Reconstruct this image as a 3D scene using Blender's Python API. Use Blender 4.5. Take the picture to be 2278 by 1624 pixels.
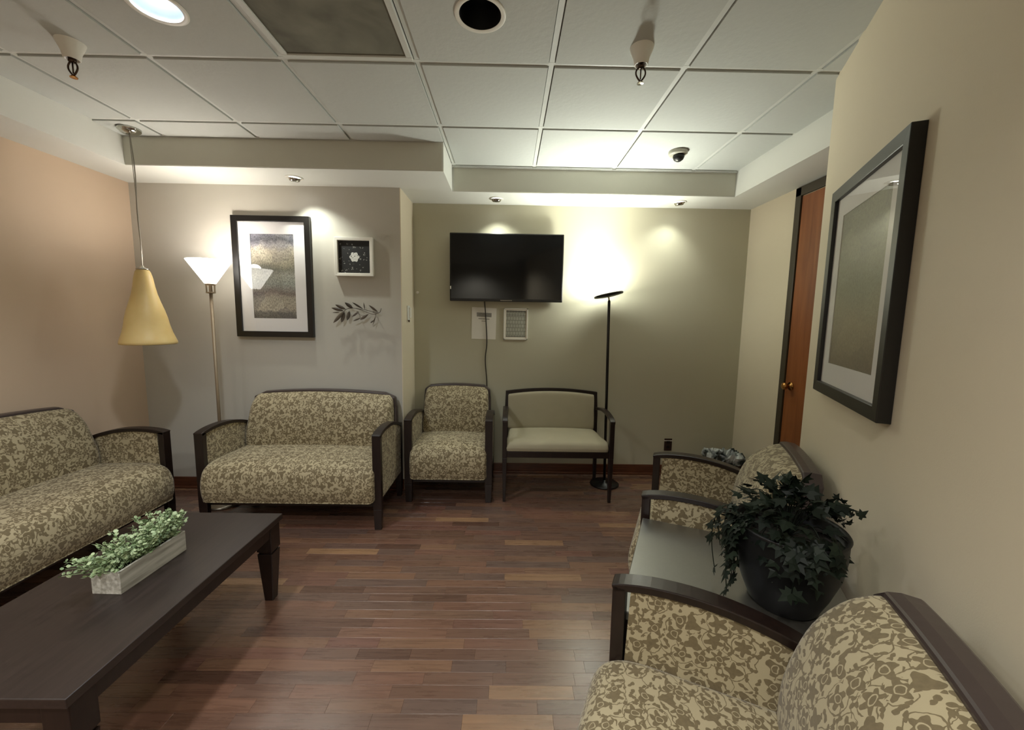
import bpy, bmesh, math, random
from mathutils import Vector, Matrix
random.seed(7)
C = bpy.context.scene.collection
PI = math.pi
for o in list(bpy.data.objects): bpy.data.objects.remove(o)

# ------------------------------------------------------------------ camera, world, lights, exposure
HF = 1.4023
def setup_camera():
    f, pitch, yaw, roll = 896.36, 0.113, 0.0109, 0.016
    cp, sp, cy, sy, cr, sr = math.cos(pitch), math.sin(pitch), math.cos(yaw), math.sin(yaw), math.cos(roll), math.sin(roll)
    fw = Vector((sy*cp, cy*cp, -sp)); rt = Vector((cy, -sy, 0)); up = rt.cross(fw)
    r2 = cr*rt + sr*up; u2 = -sr*rt + cr*up
    cam = bpy.data.cameras.new('camera'); ob = bpy.data.objects.new('camera', cam); C.objects.link(ob)
    m = Matrix((r2, u2, -fw)).transposed().to_4x4(); m.translation = Vector((0, 0, HF))
    ob.matrix_world = m
    cam.sensor_width = 36; cam.lens = f*36/2278; cam.clip_start = 0.02
    bpy.context.scene.camera = ob
setup_camera()
sc = bpy.context.scene
sc.view_settings.view_transform = 'Standard'; sc.view_settings.look = 'None'
sc.view_settings.exposure = 1.2; sc.view_settings.gamma = 1.0; sc.view_settings.use_curve_mapping = False
w = bpy.data.worlds.new('world'); sc.world = w; w.use_nodes = True
w.node_tree.nodes['Background'].inputs[0].default_value = (0.8, 0.78, 0.7, 1)
w.node_tree.nodes['Background'].inputs[1].default_value = 0.05

def light(kind, name, loc, energy, color, **kw):
    l = bpy.data.lights.new(name, kind); l.energy = energy; l.color = color
    for k, v in kw.items():
        if k != 'aim': setattr(l, k, v)
    o = bpy.data.objects.new(name, l); C.objects.link(o); o.location = loc
    if 'aim' in kw:
        o.rotation_euler = (Vector(kw['aim']) - Vector(loc)).to_track_quat('-Z', 'Y').to_euler()
    return o
NEUTRAL = (0.96, 1.0, 0.90); WARM = (1.0, 0.985, 0.93); COOL = (0.86, 0.93, 1.0)
# torchiere heads
light('POINT', 'right_torchiere_lamp', (0.79, 3.33, 1.70), 4.5, NEUTRAL, shadow_soft_size=0.06)
light('SPOT', 'right_torchiere_lamp', (0.80, 3.29, 1.66), 30, NEUTRAL, spot_size=math.radians(150), spot_blend=1.0, shadow_soft_size=0.09, aim=(0.60, 2.88, 2.6))
light('POINT', 'left_torchiere_lamp', (-2.10, 2.90, 1.77), 3.6, (1.0, 0.95, 0.90), shadow_soft_size=0.05)
# wall washing downlights
light('SPOT', 'wall_washer_lamp', (-1.53, 3.0, 2.335), 11, NEUTRAL, spot_size=math.radians(104), spot_blend=0.9, shadow_soft_size=0.015, aim=(-1.40, 3.09, 1.6))
light('SPOT', 'wall_washer_lamp', (-0.11, 3.41, 2.335), 7, NEUTRAL, spot_size=math.radians(104), spot_blend=0.9, shadow_soft_size=0.015, aim=(-0.08, 3.50, 1.6))
light('SPOT', 'wall_washer_lamp', (1.38, 3.405, 2.335), 4.5, NEUTRAL, spot_size=math.radians(112), spot_blend=1.0, shadow_soft_size=0.015, aim=(1.30, 3.50, 1.6))
# one lit ceiling can in view, then unseen fill spots added to brighten the room
light('SPOT', 'can_and_fill_lamp', (-1.343, 1.674, 2.56), 26, COOL, spot_size=math.radians(125), spot_blend=0.6, shadow_soft_size=0.06, aim=(-1.343, 1.674, 0))
for (x, y, e, c) in ((-1.343, -0.155, 52, WARM), (-0.124, -0.155, 44, WARM), (-2.2, 0.45, 18, WARM), (-0.7, -1.35, 44, WARM)):
    light('SPOT', 'can_and_fill_lamp', (x, y, 2.52), e, c, spot_size=math.radians(140), spot_blend=0.7, shadow_soft_size=0.09, aim=(x, y, 0))

# ------------------------------------------------------------------ materials
def srgb(r, g, b):
    f = lambda c: (c/255/12.92) if c/255 <= 0.04045 else ((c/255+0.055)/1.055)**2.4
    return (f(r), f(g), f(b), 1)
class NT:
    def __init__(s, name):
        s.m = bpy.data.materials.new(name); s.m.use_nodes = True; s.t = s.m.node_tree
        s.p = s.t.nodes['Principled BSDF']; s.out = s.t.nodes['Material Output']
    def n(s, typ, **kw):
        nd = s.t.nodes.new(typ)
        for k, v in kw.items():
            if k.startswith('i_'):
                key = k[2:]; key = int(key) if key.isdigit() else key.replace('_', ' ')
                if isinstance(v, bpy.types.NodeSocket): s.t.links.new(v, nd.inputs[key])
                else: nd.inputs[key].default_value = v
            else: setattr(nd, k, v)
        return nd
    def l(s, a, b): s.t.links.new(a, b)
    def math(s, op, a, b=None, c=None):
        nd = s.n('ShaderNodeMath', operation=op)
        for i, v in enumerate((a, b, c)):
            if v is None: continue
            if isinstance(v, bpy.types.NodeSocket): s.l(v, nd.inputs[i])
            else: nd.inputs[i].default_value = v
        return nd.outputs[0]
    def mix(s, fac, a, b):
        nd = s.n('ShaderNodeMix', data_type='RGBA')
        for i, v in ((0, fac), (6, a), (7, b)):
            if isinstance(v, bpy.types.NodeSocket): s.l(v, nd.inputs[i])
            else: nd.inputs[i].default_value = v
        return nd.outputs[2]
    def ramp(s, fac, stops, interp='LINEAR'):
        nd = s.n('ShaderNodeValToRGB'); r = nd.color_ramp; r.interpolation = interp
        while len(r.elements) > 1: r.elements.remove(r.elements[-1])
        r.elements[0].position, r.elements[0].color = stops[0]
        for p, c in stops[1:]:
            e = r.elements.new(p); e.color = c
        s.l(fac, nd.inputs[0]); return nd.outputs[0]
    def bump(s, h, strength, dist=0.01):
        b = s.n('ShaderNodeBump'); b.inputs['Strength'].default_value = strength; b.inputs['Distance'].default_value = dist
        s.l(h, b.inputs['Height']); s.l(b.outputs[0], s.p.inputs['Normal'])
    def base(s, col, rough=0.5, metal=0.0, spec=0.5):
        if isinstance(col, bpy.types.NodeSocket): s.l(col, s.p.inputs['Base Color'])
        else: s.p.inputs['Base Color'].default_value = col
        s.p.inputs['Roughness'].default_value = rough; s.p.inputs['Metallic'].default_value = metal
        s.p.inputs['Specular IOR Level'].default_value = spec

def plain(name, col, rough=0.5, metal=0.0, var=0.06, scale=30, bump=0.0, spec=0.5):
    t = NT(name); tc = t.n('ShaderNodeTexCoord')
    nz = t.n('ShaderNodeTexNoise', i_Scale=scale, i_Detail=4.0); t.l(tc.outputs['Object'], nz.inputs['Vector'])
    dark = tuple(c*(1-var) for c in col[:3])+(1,); lite = tuple(min(1, c*(1+var)) for c in col[:3])+(1,)
    t.base(t.mix(nz.outputs['Fac'], dark, lite), rough, metal, spec)
    if bump: t.bump(nz.outputs['Fac'], bump)
    return t.m
def wallmat(name, col):
    t = NT(name); g = t.n('ShaderNodeNewGeometry')
    a = t.n('ShaderNodeTexNoise', i_Scale=1.3, i_Detail=3.0); t.l(g.outputs['Position'], a.inputs['Vector'])
    b = t.n('ShaderNodeTexNoise', i_Scale=260.0, i_Detail=2.0); t.l(g.outputs['Position'], b.inputs['Vector'])
    k = tuple(c*0.93 for c in col[:3])+(1,)
    t.base(t.mix(a.outputs['Fac'], k, col), 0.62, 0, 0.35); t.bump(b.outputs['Fac'], 0.12, 0.002)
    return t.m
M = {}
M['wall_grey'] = wallmat('greige_paint', srgb(190, 186, 175))
M['wall_olive'] = wallmat('olive_greige_paint', srgb(188, 184, 162))
M['wall_peach'] = wallmat('peach_paint', srgb(202, 180, 156))
M['wall_cream'] = wallmat('cream_paint', srgb(218, 207, 183))
M['soffit'] = wallmat('off_white_paint', srgb(220, 221, 214))
M['fascia'] = wallmat('pale_greige_paint', srgb(206, 205, 192))
M['tile'] = plain('ceiling_tile_white', srgb(187, 190, 185), 0.85, 0, 0.03, 40, 0.1)
M['grid'] = plain('ceiling_grid_white', srgb(204, 206, 200), 0.5, 0, 0.02)
M['void'] = plain('dark_plenum', srgb(60, 57, 50), 0.9)
M['dark_wood'] = None
M['black'] = plain('black_satin', srgb(14, 13, 12), 0.35, 0, 0.1)
M['frame_black'] = plain('black_frame_lacquer', srgb(22, 20, 18), 0.32, 0, 0.15, 60)
M['white'] = plain('white_plastic', srgb(225, 222, 212), 0.45, 0, 0.02)
M['mat_board'] = plain('white_mat_board', srgb(226, 224, 222), 0.8, 0, 0.02)
M['steel'] = plain('brushed_steel', srgb(150, 145, 135), 0.3, 1.0, 0.1, 80)
M['tan_metal'] = plain('tan_satin_metal', srgb(150, 134, 112), 0.5, 0.6, 0.05)
M['chrome'] = plain('chrome', srgb(190, 188, 180), 0.12, 1.0, 0.03)
M['brass'] = plain('brass', srgb(190, 140, 80), 0.2, 1.0, 0.08)
M['bronze'] = plain('dark_bronze', srgb(70, 55, 45), 0.3, 0.9, 0.2, 120)
M['cord'] = plain('dark_cord', srgb(45, 38, 30), 0.6)
M['green_fabric'] = plain('olive_upholstery', srgb(156, 148, 124), 0.75, 0, 0.07, 9, 0.05)
M['pot'] = plain('black_glazed_pot', srgb(8, 8, 8), 0.5, 0, 0.2)
M['soil'] = plain('dark_soil', srgb(30, 24, 18), 0.95, 0, 0.5, 90, 0.5)

def wood(name, dark, lite, rough, axis_scale=(3, 40, 40), spec=0.5):
    t = NT(name); tc = t.n('ShaderNodeTexCoord'); mp = t.n('ShaderNodeMapping'); mp.inputs['Scale'].default_value = axis_scale
    t.l(tc.outputs['Object'], mp.inputs['Vector'])
    nz = t.n('ShaderNodeTexNoise', i_Scale=1.6, i_Detail=6.0, i_Distortion=0.6); t.l(mp.outputs[0], nz.inputs['Vector'])
    t.base(t.ramp(nz.outputs['Fac'], [(0.3, dark), (0.7, lite)]), rough, 0, spec)
    t.bump(nz.outputs['Fac'], 0.05, 0.002)
    return t.m
M['dark_wood'] = wood('espresso_wood', srgb(22, 13, 11), srgb(34, 22, 18), 0.34, (40, 40, 5))
M['table_wood'] = wood('dark_walnut_table', srgb(32, 24, 22), srgb(46, 36, 33), 0.36, (50, 4, 50), 0.6)
M['side_table_wood'] = wood('black_brown_table', srgb(48, 46, 41), srgb(60, 57, 51), 0.38, (50, 50, 50), 0.9)
M['door_wood'] = wood('orange_stained_door', srgb(118, 66, 34), srgb(148, 88, 48), 0.35, (14, 14, 1.2))
M['base_wood'] = wood('red_brown_baseboard', srgb(70, 40, 26), srgb(104, 62, 42), 0.3, (4, 4, 60))
M['rim_grey'] = plain('grey_brown_frame', srgb(62, 52, 50), 0.3, 0, 0.08)

_b = M['side_table_wood'].node_tree.nodes['Principled BSDF']; _b.inputs['Coat Weight'].default_value = 1.0; _b.inputs['Coat Roughness'].default_value = 0.33; _b.inputs['Coat IOR'].default_value = 2.1
def plank_mat():
    t = NT('strip_laminate'); oi = t.n('ShaderNodeObjectInfo'); g = t.n('ShaderNodeNewGeometry')
    r = t.math('FRACT', t.math('ADD', oi.outputs['Random'], t.math('MULTIPLY', g.outputs['Random Per Island'], 7.31)))
    off = t.n('ShaderNodeCombineXYZ'); t.l(t.math('MULTIPLY', r, 57.0), off.inputs[0]); t.l(t.math('MULTIPLY', r, 31.0), off.inputs[1])
    add = t.n('ShaderNodeVectorMath', operation='ADD'); t.l(g.outputs['Position'], add.inputs[0]); t.l(off.outputs[0], add.inputs[1])
    mp = t.n('ShaderNodeMapping'); mp.inputs['Scale'].default_value = (3.5, 60, 1); t.l(add.outputs[0], mp.inputs['Vector'])
    nz = t.n('ShaderNodeTexNoise', i_Scale=1.0, i_Detail=7.0, i_Distortion=0.8, i_Roughness=0.6); t.l(mp.outputs[0], nz.inputs['Vector'])
    tone = t.ramp(r, [(0.0, srgb(84, 60, 50)), (0.2, srgb(108, 80, 66)), (0.4, srgb(98, 78, 70)), (0.6, srgb(118, 88, 70)), (0.8, srgb(108, 76, 66)), (0.93, srgb(126, 96, 74)), (1.0, srgb(144, 112, 84))])
    gr = t.ramp(nz.outputs['Fac'], [(0.25, (0.66, 0.62, 0.60, 1)), (0.5, (0.93, 0.92, 0.90, 1)), (0.75, (1.18, 1.15, 1.12, 1))])
    mul = t.n('ShaderNodeMix', data_type='RGBA', blend_type='MULTIPLY'); mul.inputs[0].default_value = 1
    t.l(tone, mul.inputs[6]); t.l(gr, mul.inputs[7])
    t.base(mul.outputs[2], 0.30, 0, 0.55)
    t.l(t.math('ADD', t.math('MULTIPLY', nz.outputs['Fac'], 0.12), 0.22), t.p.inputs['Roughness'])
    t.bump(nz.outputs['Fac'], 0.04, 0.001)
    t.p.inputs['Coat Weight'].default_value = 0.7; t.p.inputs['Coat Roughness'].default_value = 0.25
    return t.m
M['plank'] = plank_mat()

def damask(name, base, motif, cell=0.075):
    t = NT(name); tc = t.n('ShaderNodeTexCoord')
    sc_ = t.n('ShaderNodeVectorMath', operation='SCALE'); t.l(tc.outputs['UV'], sc_.inputs[0]); sc_.inputs['Scale'].default_value = 1/cell
    wn = t.n('ShaderNodeTexNoise', i_Scale=2.2, i_Detail=2.0); t.l(sc_.outputs[0], wn.inputs['Vector'])
    ws = t.n('ShaderNodeVectorMath', operation='SCALE'); t.l(wn.outputs['Color'], ws.inputs[0]); ws.inputs['Scale'].default_value = 0.3
    q = t.n('ShaderNodeVectorMath', operation='ADD'); t.l(sc_.outputs[0], q.inputs[0]); t.l(ws.outputs[0], q.inputs[1])
    def cells(mult, rnd=0.75):
        s2 = t.n('ShaderNodeVectorMath', operation='SCALE'); t.l(q.outputs[0], s2.inputs[0]); s2.inputs['Scale'].default_value = mult
        v = t.n('ShaderNodeTexVoronoi', voronoi_dimensions='2D', i_Scale=1.0, i_Randomness=rnd); t.l(s2.outputs[0], v.inputs['Vector'])
        d = t.n('ShaderNodeVectorMath', operation='SUBTRACT'); t.l(s2.outputs[0], d.inputs[0]); t.l(v.outputs['Position'], d.inputs[1])
        xyz = t.n('ShaderNodeSeparateXYZ'); t.l(d.outputs[0], xyz.inputs[0])
        th = t.math('ARCTAN2', xyz.outputs[1], xyz.outputs[0]); cs = t.n('ShaderNodeSeparateXYZ'); t.l(v.outputs['Color'], cs.inputs[0])
        return v.outputs['Distance'], th, cs.outputs[0], cs.outputs[1]
    r, th, a, b = cells(1.0)
    ph = t.math('ADD', t.math('MULTIPLY', th, t.math('FLOOR', t.math('ADD', t.math('MULTIPLY', b, 4.0), 3.0))), t.math('MULTIPLY', a, 6.28))
    rad = t.math('ADD', t.math('MULTIPLY', t.math('COSINE', ph), 0.10), 0.33)
    petals = t.math('LESS_THAN', r, rad)
    ring = t.math('LESS_THAN', t.math('ABSOLUTE', t.math('SUBTRACT', r, 0.15)), 0.02)
    flower = t.math('MULTIPLY', petals, t.math('SUBTRACT', 1.0, t.math('MULTIPLY', ring, t.math('GREATER_THAN', a, 0.5))))
    halo = t.math('LESS_THAN', t.math('ABSOLUTE', t.math('SUBTRACT', r, 0.50)), 0.02)
    halo = t.math('MULTIPLY', halo, t.math('GREATER_THAN', b, 0.45))
    r2, th2, a2, b2 = cells(2.3, 1.0)
    el = t.math('ADD', t.math('MULTIPLY', t.math('COSINE', t.math('ADD', t.math('MULTIPLY', th2, 2.0), t.math('MULTIPLY', a2, 6.28))), 0.17), 0.29)
    leaf = t.math('MULTIPLY', t.math('LESS_THAN', r2, el), t.math('GREATER_THAN', r, 0.42))
    vn = t.n('ShaderNodeTexNoise', i_Scale=0.9, i_Detail=0.0); t.l(q.outputs[0], vn.inputs['Vector'])
    vine = t.math('LESS_THAN', t.math('ABSOLUTE', t.math('SUBTRACT', vn.outputs['Fac'], 0.5)), 0.013)
    vine = t.math('MULTIPLY', vine, t.math('GREATER_THAN', r, 0.34))
    pat = t.math('MAXIMUM', t.math('MAXIMUM', flower, halo), t.math('MAXIMUM', leaf, vine))
    fn = t.n('ShaderNodeTexNoise', i_Scale=6.0, i_Detail=3.0); t.l(q.outputs[0], fn.inputs['Vector'])
    m2 = t.mix(fn.outputs['Fac'], tuple(c*0.75 for c in motif[:3])+(1,), tuple(min(1, c*1.25) for c in motif[:3])+(1,))
    t.base(t.mix(pat, base, m2), 0.72, 0, 0.35)
    t.p.inputs['Sheen Weight'].default_value = 0.15
    t.bump(pat, 0.18, 0.002)
    return t.m
M['damask'] = damask('floral_upholstery', srgb(166, 154, 124), srgb(108, 95, 69), 0.054)

def emit(name, col, strength, mixf=1.0):
    t = NT(name); t.base(col, 0.4)
    t.p.inputs['Emission Color'].default_value = col; t.p.inputs['Emission Strength'].default_value = strength
    return t.m
M['lamp_glass'] = emit('glowing_frosted_glass', (1.0, 0.95, 0.86, 1), 3.2)
M['led'] = emit('led_diffuser', (1.0, 0.97, 0.86, 1), 30)
M['bulb'] = emit('halogen_bulb', (0.95, 1.0, 0.97, 1), 14)
M['can_bulb'] = emit('can_bulb', (0.92, 0.97, 1.0, 1), 7)
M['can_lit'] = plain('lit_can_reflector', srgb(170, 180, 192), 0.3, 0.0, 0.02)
M['can_dark'] = plain('dark_can_baffle', srgb(6, 6, 6), 0.5)
def amber():
    t = NT('amber_glass'); tc = t.n('ShaderNodeTexCoord')
    nz = t.n('ShaderNodeTexNoise', i_Scale=9.0, i_Detail=3.0); t.l(tc.outputs['Object'], nz.inputs['Vector'])
    t.base(t.mix(nz.outputs['Fac'], srgb(214, 184, 118), srgb(230, 206, 146)), 0.42, 0, 0.4)
    t.p.inputs['Subsurface Weight'].default_value = 0.35; t.p.inputs['Subsurface Radius'].default_value = (0.03, 0.02, 0.01)
    return t.m
M['amber'] = amber()
def glass_mat():
    t = NT('picture_glass'); t.t.nodes.remove(t.p)
    tr = t.n('ShaderNodeBsdfTransparent'); gl = t.n('ShaderNodeBsdfGlossy'); gl.inputs['Roughness'].default_value = 0.02
    lw = t.n('ShaderNodeLayerWeight'); lw.inputs['Blend'].default_value = 0.5
    mx = t.n('ShaderNodeMixShader'); t.l(t.math('ADD', t.math('MULTIPLY', t.math('POWER', lw.outputs['Facing'], 5.0), 0.9), 0.075), mx.inputs[0]); t.l(tr.outputs[0], mx.inputs[1]); t.l(gl.outputs[0], mx.inputs[2])
    t.l(mx.outputs[0], t.out.inputs['Surface']); return t.m
M['glass'] = glass_mat()
def screen_mat():
    t = NT('television_screen'); t.base(srgb(6, 7, 8), 0.08, 0, 0.5); return t.m
M['screen'] = screen_mat()
def art_mat(name, greenish=False):
    t = NT(name); tc = t.n('ShaderNodeTexCoord'); xy = t.n('ShaderNodeSeparateXYZ'); t.l(tc.outputs['UV'], xy.inputs[0])
    mp = t.n('ShaderNodeMapping'); mp.inputs['Scale'].default_value = (2.2, 5.0, 1); t.l(tc.outputs['UV'], mp.inputs['Vector'])
    nz = t.n('ShaderNodeTexNoise', i_Scale=1.0, i_Detail=8.0, i_Roughness=0.7, i_Distortion=0.4); t.l(mp.outputs[0], nz.inputs['Vector'])
    v = t.math('ADD', xy.outputs[1], t.math('MULTIPLY', t.math('SUBTRACT', nz.outputs['Fac'], 0.5), 0.22))
    if greenish:
        st = [(0.0, srgb(120, 108, 88)), (0.25, srgb(150, 140, 112)), (0.5, srgb(132, 134, 110)), (0.75, srgb(158, 160, 142)), (1.0, srgb(150, 152, 138))]
    else:
        st = [(0.0, srgb(92, 90, 84)), (0.07, srgb(112, 110, 104)), (0.1, srgb(158, 152, 138)), (0.24, srgb(150, 146, 134)), (0.3, srgb(112, 102, 98)), (0.42, srgb(134, 140, 134)),
              (0.52, srgb(146, 148, 140)), (0.6, srgb(112, 114, 102)), (0.66, srgb(144, 140, 122)), (0.8, srgb(172, 166, 150)), (0.88, srgb(158, 158, 160)), (0.93, srgb(98, 100, 108)), (1.0, srgb(150, 152, 158))]
    c = t.ramp(v, st)
    m3 = t.n('ShaderNodeMapping'); m3.inputs['Scale'].default_value = (3.2, 5.5, 1); t.l(tc.outputs['UV'], m3.inputs['Vector'])
    br = t.n('ShaderNodeTexVoronoi', voronoi_dimensions='2D', distance='CHEBYCHEV', i_Scale=1.0); t.l(m3.outputs[0], br.inputs['Vector'])
    bc = t.n('ShaderNodeSeparateXYZ'); t.l(br.outputs['Color'], bc.inputs[0])
    brc = t.ramp(bc.outputs[0], [(0.0, (0.72, 0.72, 0.78, 1)), (0.5, (1.0, 0.97, 0.92, 1)), (1.0, (1.22, 1.2, 1.16, 1))])
    mul = t.n('ShaderNodeMix', data_type='RGBA', blend_type='MULTIPLY'); mul.inputs[0].default_value = 1.0 if not greenish else 0.4; t.l(c, mul.inputs[6]); t.l(brc, mul.inputs[7])
    n2 = t.n('ShaderNodeTexNoise', i_Scale=42.0, i_Detail=5.0, i_Roughness=0.9); t.l(tc.outputs['UV'], n2.inputs['Vector'])
    sp = t.ramp(n2.outputs['Fac'], [(0.42, (0.4, 0.4, 0.41, 1)), (0.5, (1, 1, 1, 1)), (0.60, (1.4, 1.38, 1.35, 1))])
    mu2 = t.n('ShaderNodeMix', data_type='RGBA', blend_type='MULTIPLY'); mu2.inputs[0].default_value = 1.0 if not greenish else 0.3
    t.l(mul.outputs[2], mu2.inputs[6]); t.l(sp, mu2.inputs[7])
    t.base(mu2.outputs[2], 0.75); return t.m
M['art'] = art_mat('abstract_print'); M['art_green'] = art_mat('pale_green_print', True)
def speck_mat():
    t = NT('black_ornament_print'); tc = t.n('ShaderNodeTexCoord')
    c = t.n('ShaderNodeVectorMath', operation='SUBTRACT'); t.l(tc.outputs['UV'], c.inputs[0]); c.inputs[1].default_value = (0.5, 0.5, 0)
    ln = t.n('ShaderNodeVectorMath', operation='LENGTH'); t.l(c.outputs[0], ln.inputs[0]); xy = t.n('ShaderNodeSeparateXYZ'); t.l(c.outputs[0], xy.inputs[0])
    th = t.math('ARCTAN2', xy.outputs[1], xy.outputs[0])
    rad = t.math('ADD', t.math('MULTIPLY', t.math('COSINE', t.math('MULTIPLY', th, 6.0)), 0.014), 0.145)
    disc = t.math('LESS_THAN', ln.outputs['Value'], rad)
    v = t.n('ShaderNodeTexVoronoi', voronoi_dimensions='2D', i_Scale=8.5); t.l(tc.outputs['UV'], v.inputs['Vector'])
    cs = t.n('ShaderNodeSeparateXYZ'); t.l(v.outputs['Color'], cs.inputs[0])
    ring = t.math('LESS_THAN', t.math('ABSOLUTE', t.math('SUBTRACT', v.outputs['Distance'], t.math('MULTIPLY', cs.outputs[1], 0.22))), 0.07)
    ring = t.math('MULTIPLY', ring, t.math('GREATER_THAN', cs.outputs[0], 0.4))
    nz = t.n('ShaderNodeTexNoise', i_Scale=26.0, i_Detail=3.0); t.l(tc.outputs['UV'], nz.inputs['Vector'])
    ring = t.math('MULTIPLY', ring, t.math('GREATER_THAN', nz.outputs['Fac'], 0.5))
    hole = t.math('MULTIPLY', disc, t.math('GREATER_THAN', nz.outputs['Fac'], 0.38))
    k = t.mix(ring, srgb(20, 20, 20), srgb(150, 150, 146))
    t.base(t.mix(hole, k, srgb(214, 214, 208)), 0.6); return t.m
M['speck'] = speck_mat()
def paper_mat(name, form):
    t = NT(name); tc = t.n('ShaderNodeTexCoord'); xy = t.n('ShaderNodeSeparateXYZ'); t.l(tc.outputs['UV'], xy.inputs[0]); u, v = xy.outputs[0], xy.outputs[1]
    def band(x, a, b): return t.math('MULTIPLY', t.math('GREATER_THAN', x, a), t.math('LESS_THAN', x, b))
    nz = t.n('ShaderNodeTexNoise', i_Scale=40.0, i_Detail=2.0); t.l(tc.outputs['UV'], nz.inputs['Vector'])
    if not form:
        a = t.math('MULTIPLY', band(v, 0.71, 0.84), band(u, 0.2, 0.8)); b = t.math('MULTIPLY', band(v, 0.635, 0.66), band(u, 0.27, 0.72)); c = t.math('MULTIPLY', band(v, 0.565, 0.585), band(u, 0.4, 0.58))
        m_ = t.math('MAXIMUM', a, t.math('MAXIMUM', b, c)); m_ = t.math('MULTIPLY', m_, t.math('ADD', 0.35, t.math('MULTIPLY', nz.outputs['Fac'], 0.9)))
        t.base(t.mix(m_, srgb(226, 223, 214), srgb(96, 94, 88)), 0.7)
    else:
        inner = t.math('MULTIPLY', band(v, 0.06, 0.95), band(u, 0.06, 0.95))
        br = t.n('ShaderNodeTexBrick', offset=0.3); br.inputs['Scale'].default_value = 4.0; br.inputs['Mortar Size'].default_value = 0.05; br.inputs['Row Height'].default_value = 0.5
        br.inputs['Color1'].default_value = srgb(176, 176, 160); br.inputs['Color2'].default_value = srgb(190, 190, 176); br.inputs['Mortar'].default_value = srgb(128, 128, 116); t.l(tc.outputs['UV'], br.inputs['Vector'])
        bars = t.math('MAXIMUM', band(v, 0.905, 0.94), t.math('MAXIMUM', band(v, 0.06, 0.085), band(v, 0.795, 0.81)))
        c = t.mix(t.math('MULTIPLY', nz.outputs['Fac'], 0.8), br.outputs['Color'], srgb(140, 140, 128))
        c = t.mix(t.math('MULTIPLY', bars, 0.85), c, srgb(60, 54, 44))
        t.base(t.mix(inner, srgb(222, 216, 202), c), 0.7)
    return t.m
M['paper_a'] = paper_mat('printed_sheet', False); M['paper_b'] = paper_mat('printed_form', True)
def dirty_panel():
    t = NT('dusty_vent_panel'); g = t.n('ShaderNodeNewGeometry')
    nz = t.n('ShaderNodeTexNoise', i_Scale=4.5, i_Detail=6.0, i_Distortion=0.4); t.l(g.outputs['Position'], nz.inputs['Vector'])
    t.base(t.ramp(nz.outputs['Fac'], [(0.3, srgb(84, 82, 70)), (0.55, srgb(118, 116, 102)), (0.75, srgb(136, 134, 120))]), 0.8); return t.m
M['vent_panel'] = dirty_panel()
def whitewash():
    t = NT('whitewashed_wood'); tc = t.n('ShaderNodeTexCoord'); mp = t.n('ShaderNodeMapping'); mp.inputs['Scale'].default_value = (60, 5, 60); t.l(tc.outputs['Object'], mp.inputs['Vector'])
    nz = t.n('ShaderNodeTexNoise', i_Scale=1.2, i_Detail=6.0); t.l(mp.outputs[0], nz.inputs['Vector'])
    t.base(t.ramp(nz.outputs['Fac'], [(0.3, srgb(134, 130, 120)), (0.6, srgb(180, 177, 168)), (0.8, srgb(196, 194, 188))]), 0.7); t.bump(nz.outputs['Fac'], 0.1, 0.002); return t.m
M['whitewash'] = whitewash()
def leafmat(name, a, b, rough=0.5):
    t = NT(name); g = t.n('ShaderNodeNewGeometry'); oi = t.n('ShaderNodeObjectInfo')
    r = t.math('FRACT', t.math('ADD', g.outputs['Random Per Island'], oi.outputs['Random']))
    t.base(t.mix(r, a, b), rough, 0, 0.5 if 'ivy' not in name else 0.15); return t.m
M['box_leaf'] = leafmat('boxwood_leaf', srgb(104, 128, 88), srgb(176, 192, 150))
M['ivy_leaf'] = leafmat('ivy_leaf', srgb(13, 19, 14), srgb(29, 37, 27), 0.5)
M['branch_leaf'] = leafmat('dark_metal_leaf', srgb(64, 56, 46), srgb(96, 84, 70), 0.4)
def liner():
    t = NT('crumpled_clear_liner'); tc = t.n('ShaderNodeTexCoord')
    nz = t.n('ShaderNodeTexNoise', i_Scale=11.0, i_Detail=3.0); t.l(tc.outputs['Object'], nz.inputs['Vector'])
    t.base(t.ramp(nz.outputs['Fac'], [(0.45, srgb(40, 48, 46)), (0.6, srgb(190, 196, 194))]), 0.25); t.bump(nz.outputs['Fac'], 0.5, 0.01); return t.m
M['liner'] = liner()

# ------------------------------------------------------------------ mesh helpers
def new(): 
    bm = bmesh.new(); bm.loops.layers.uv.new('UVMap'); return bm
def obj(name, bm, mat, parent=None, bevel=0, smooth=False, kind=None, seg=2, loc=None, label=None):
    bmesh.ops.recalc_face_normals(bm, faces=bm.faces)
    me = bpy.data.meshes.new(name); bm.to_mesh(me); bm.free()
    if smooth:
        for p in me.polygons: p.use_smooth = True
    me.materials.append(mat)
    o = bpy.data.objects.new(name, me); C.objects.link(o)
    if parent is not None: o.parent = parent
    if loc: o.location = loc
    if bevel:
        md = o.modifiers.new('Bevel', 'BEVEL'); md.width = bevel; md.segments = seg; md.limit_method = 'ANGLE'; md.angle_limit = math.radians(35)
    if smooth:
        try:
            me.shade_smooth() if False else None
        except Exception: pass
    if kind: o['kind'] = kind
    if label: o['label'] = label
    return o
def thing(name, label, cat, loc=(0, 0, 0), rz=0, group=None):
    o = bpy.data.objects.new(name, None); C.objects.link(o); o.location = loc; o.rotation_euler = (0, 0, rz); o.empty_display_size = 0.1
    o['label'] = label; o['category'] = cat
    if group: o['group'] = group
    return o
def tag(o, label, cat, group=None):
    o['label'] = label; o['category'] = cat
    if group: o['group'] = group
    return o
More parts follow.
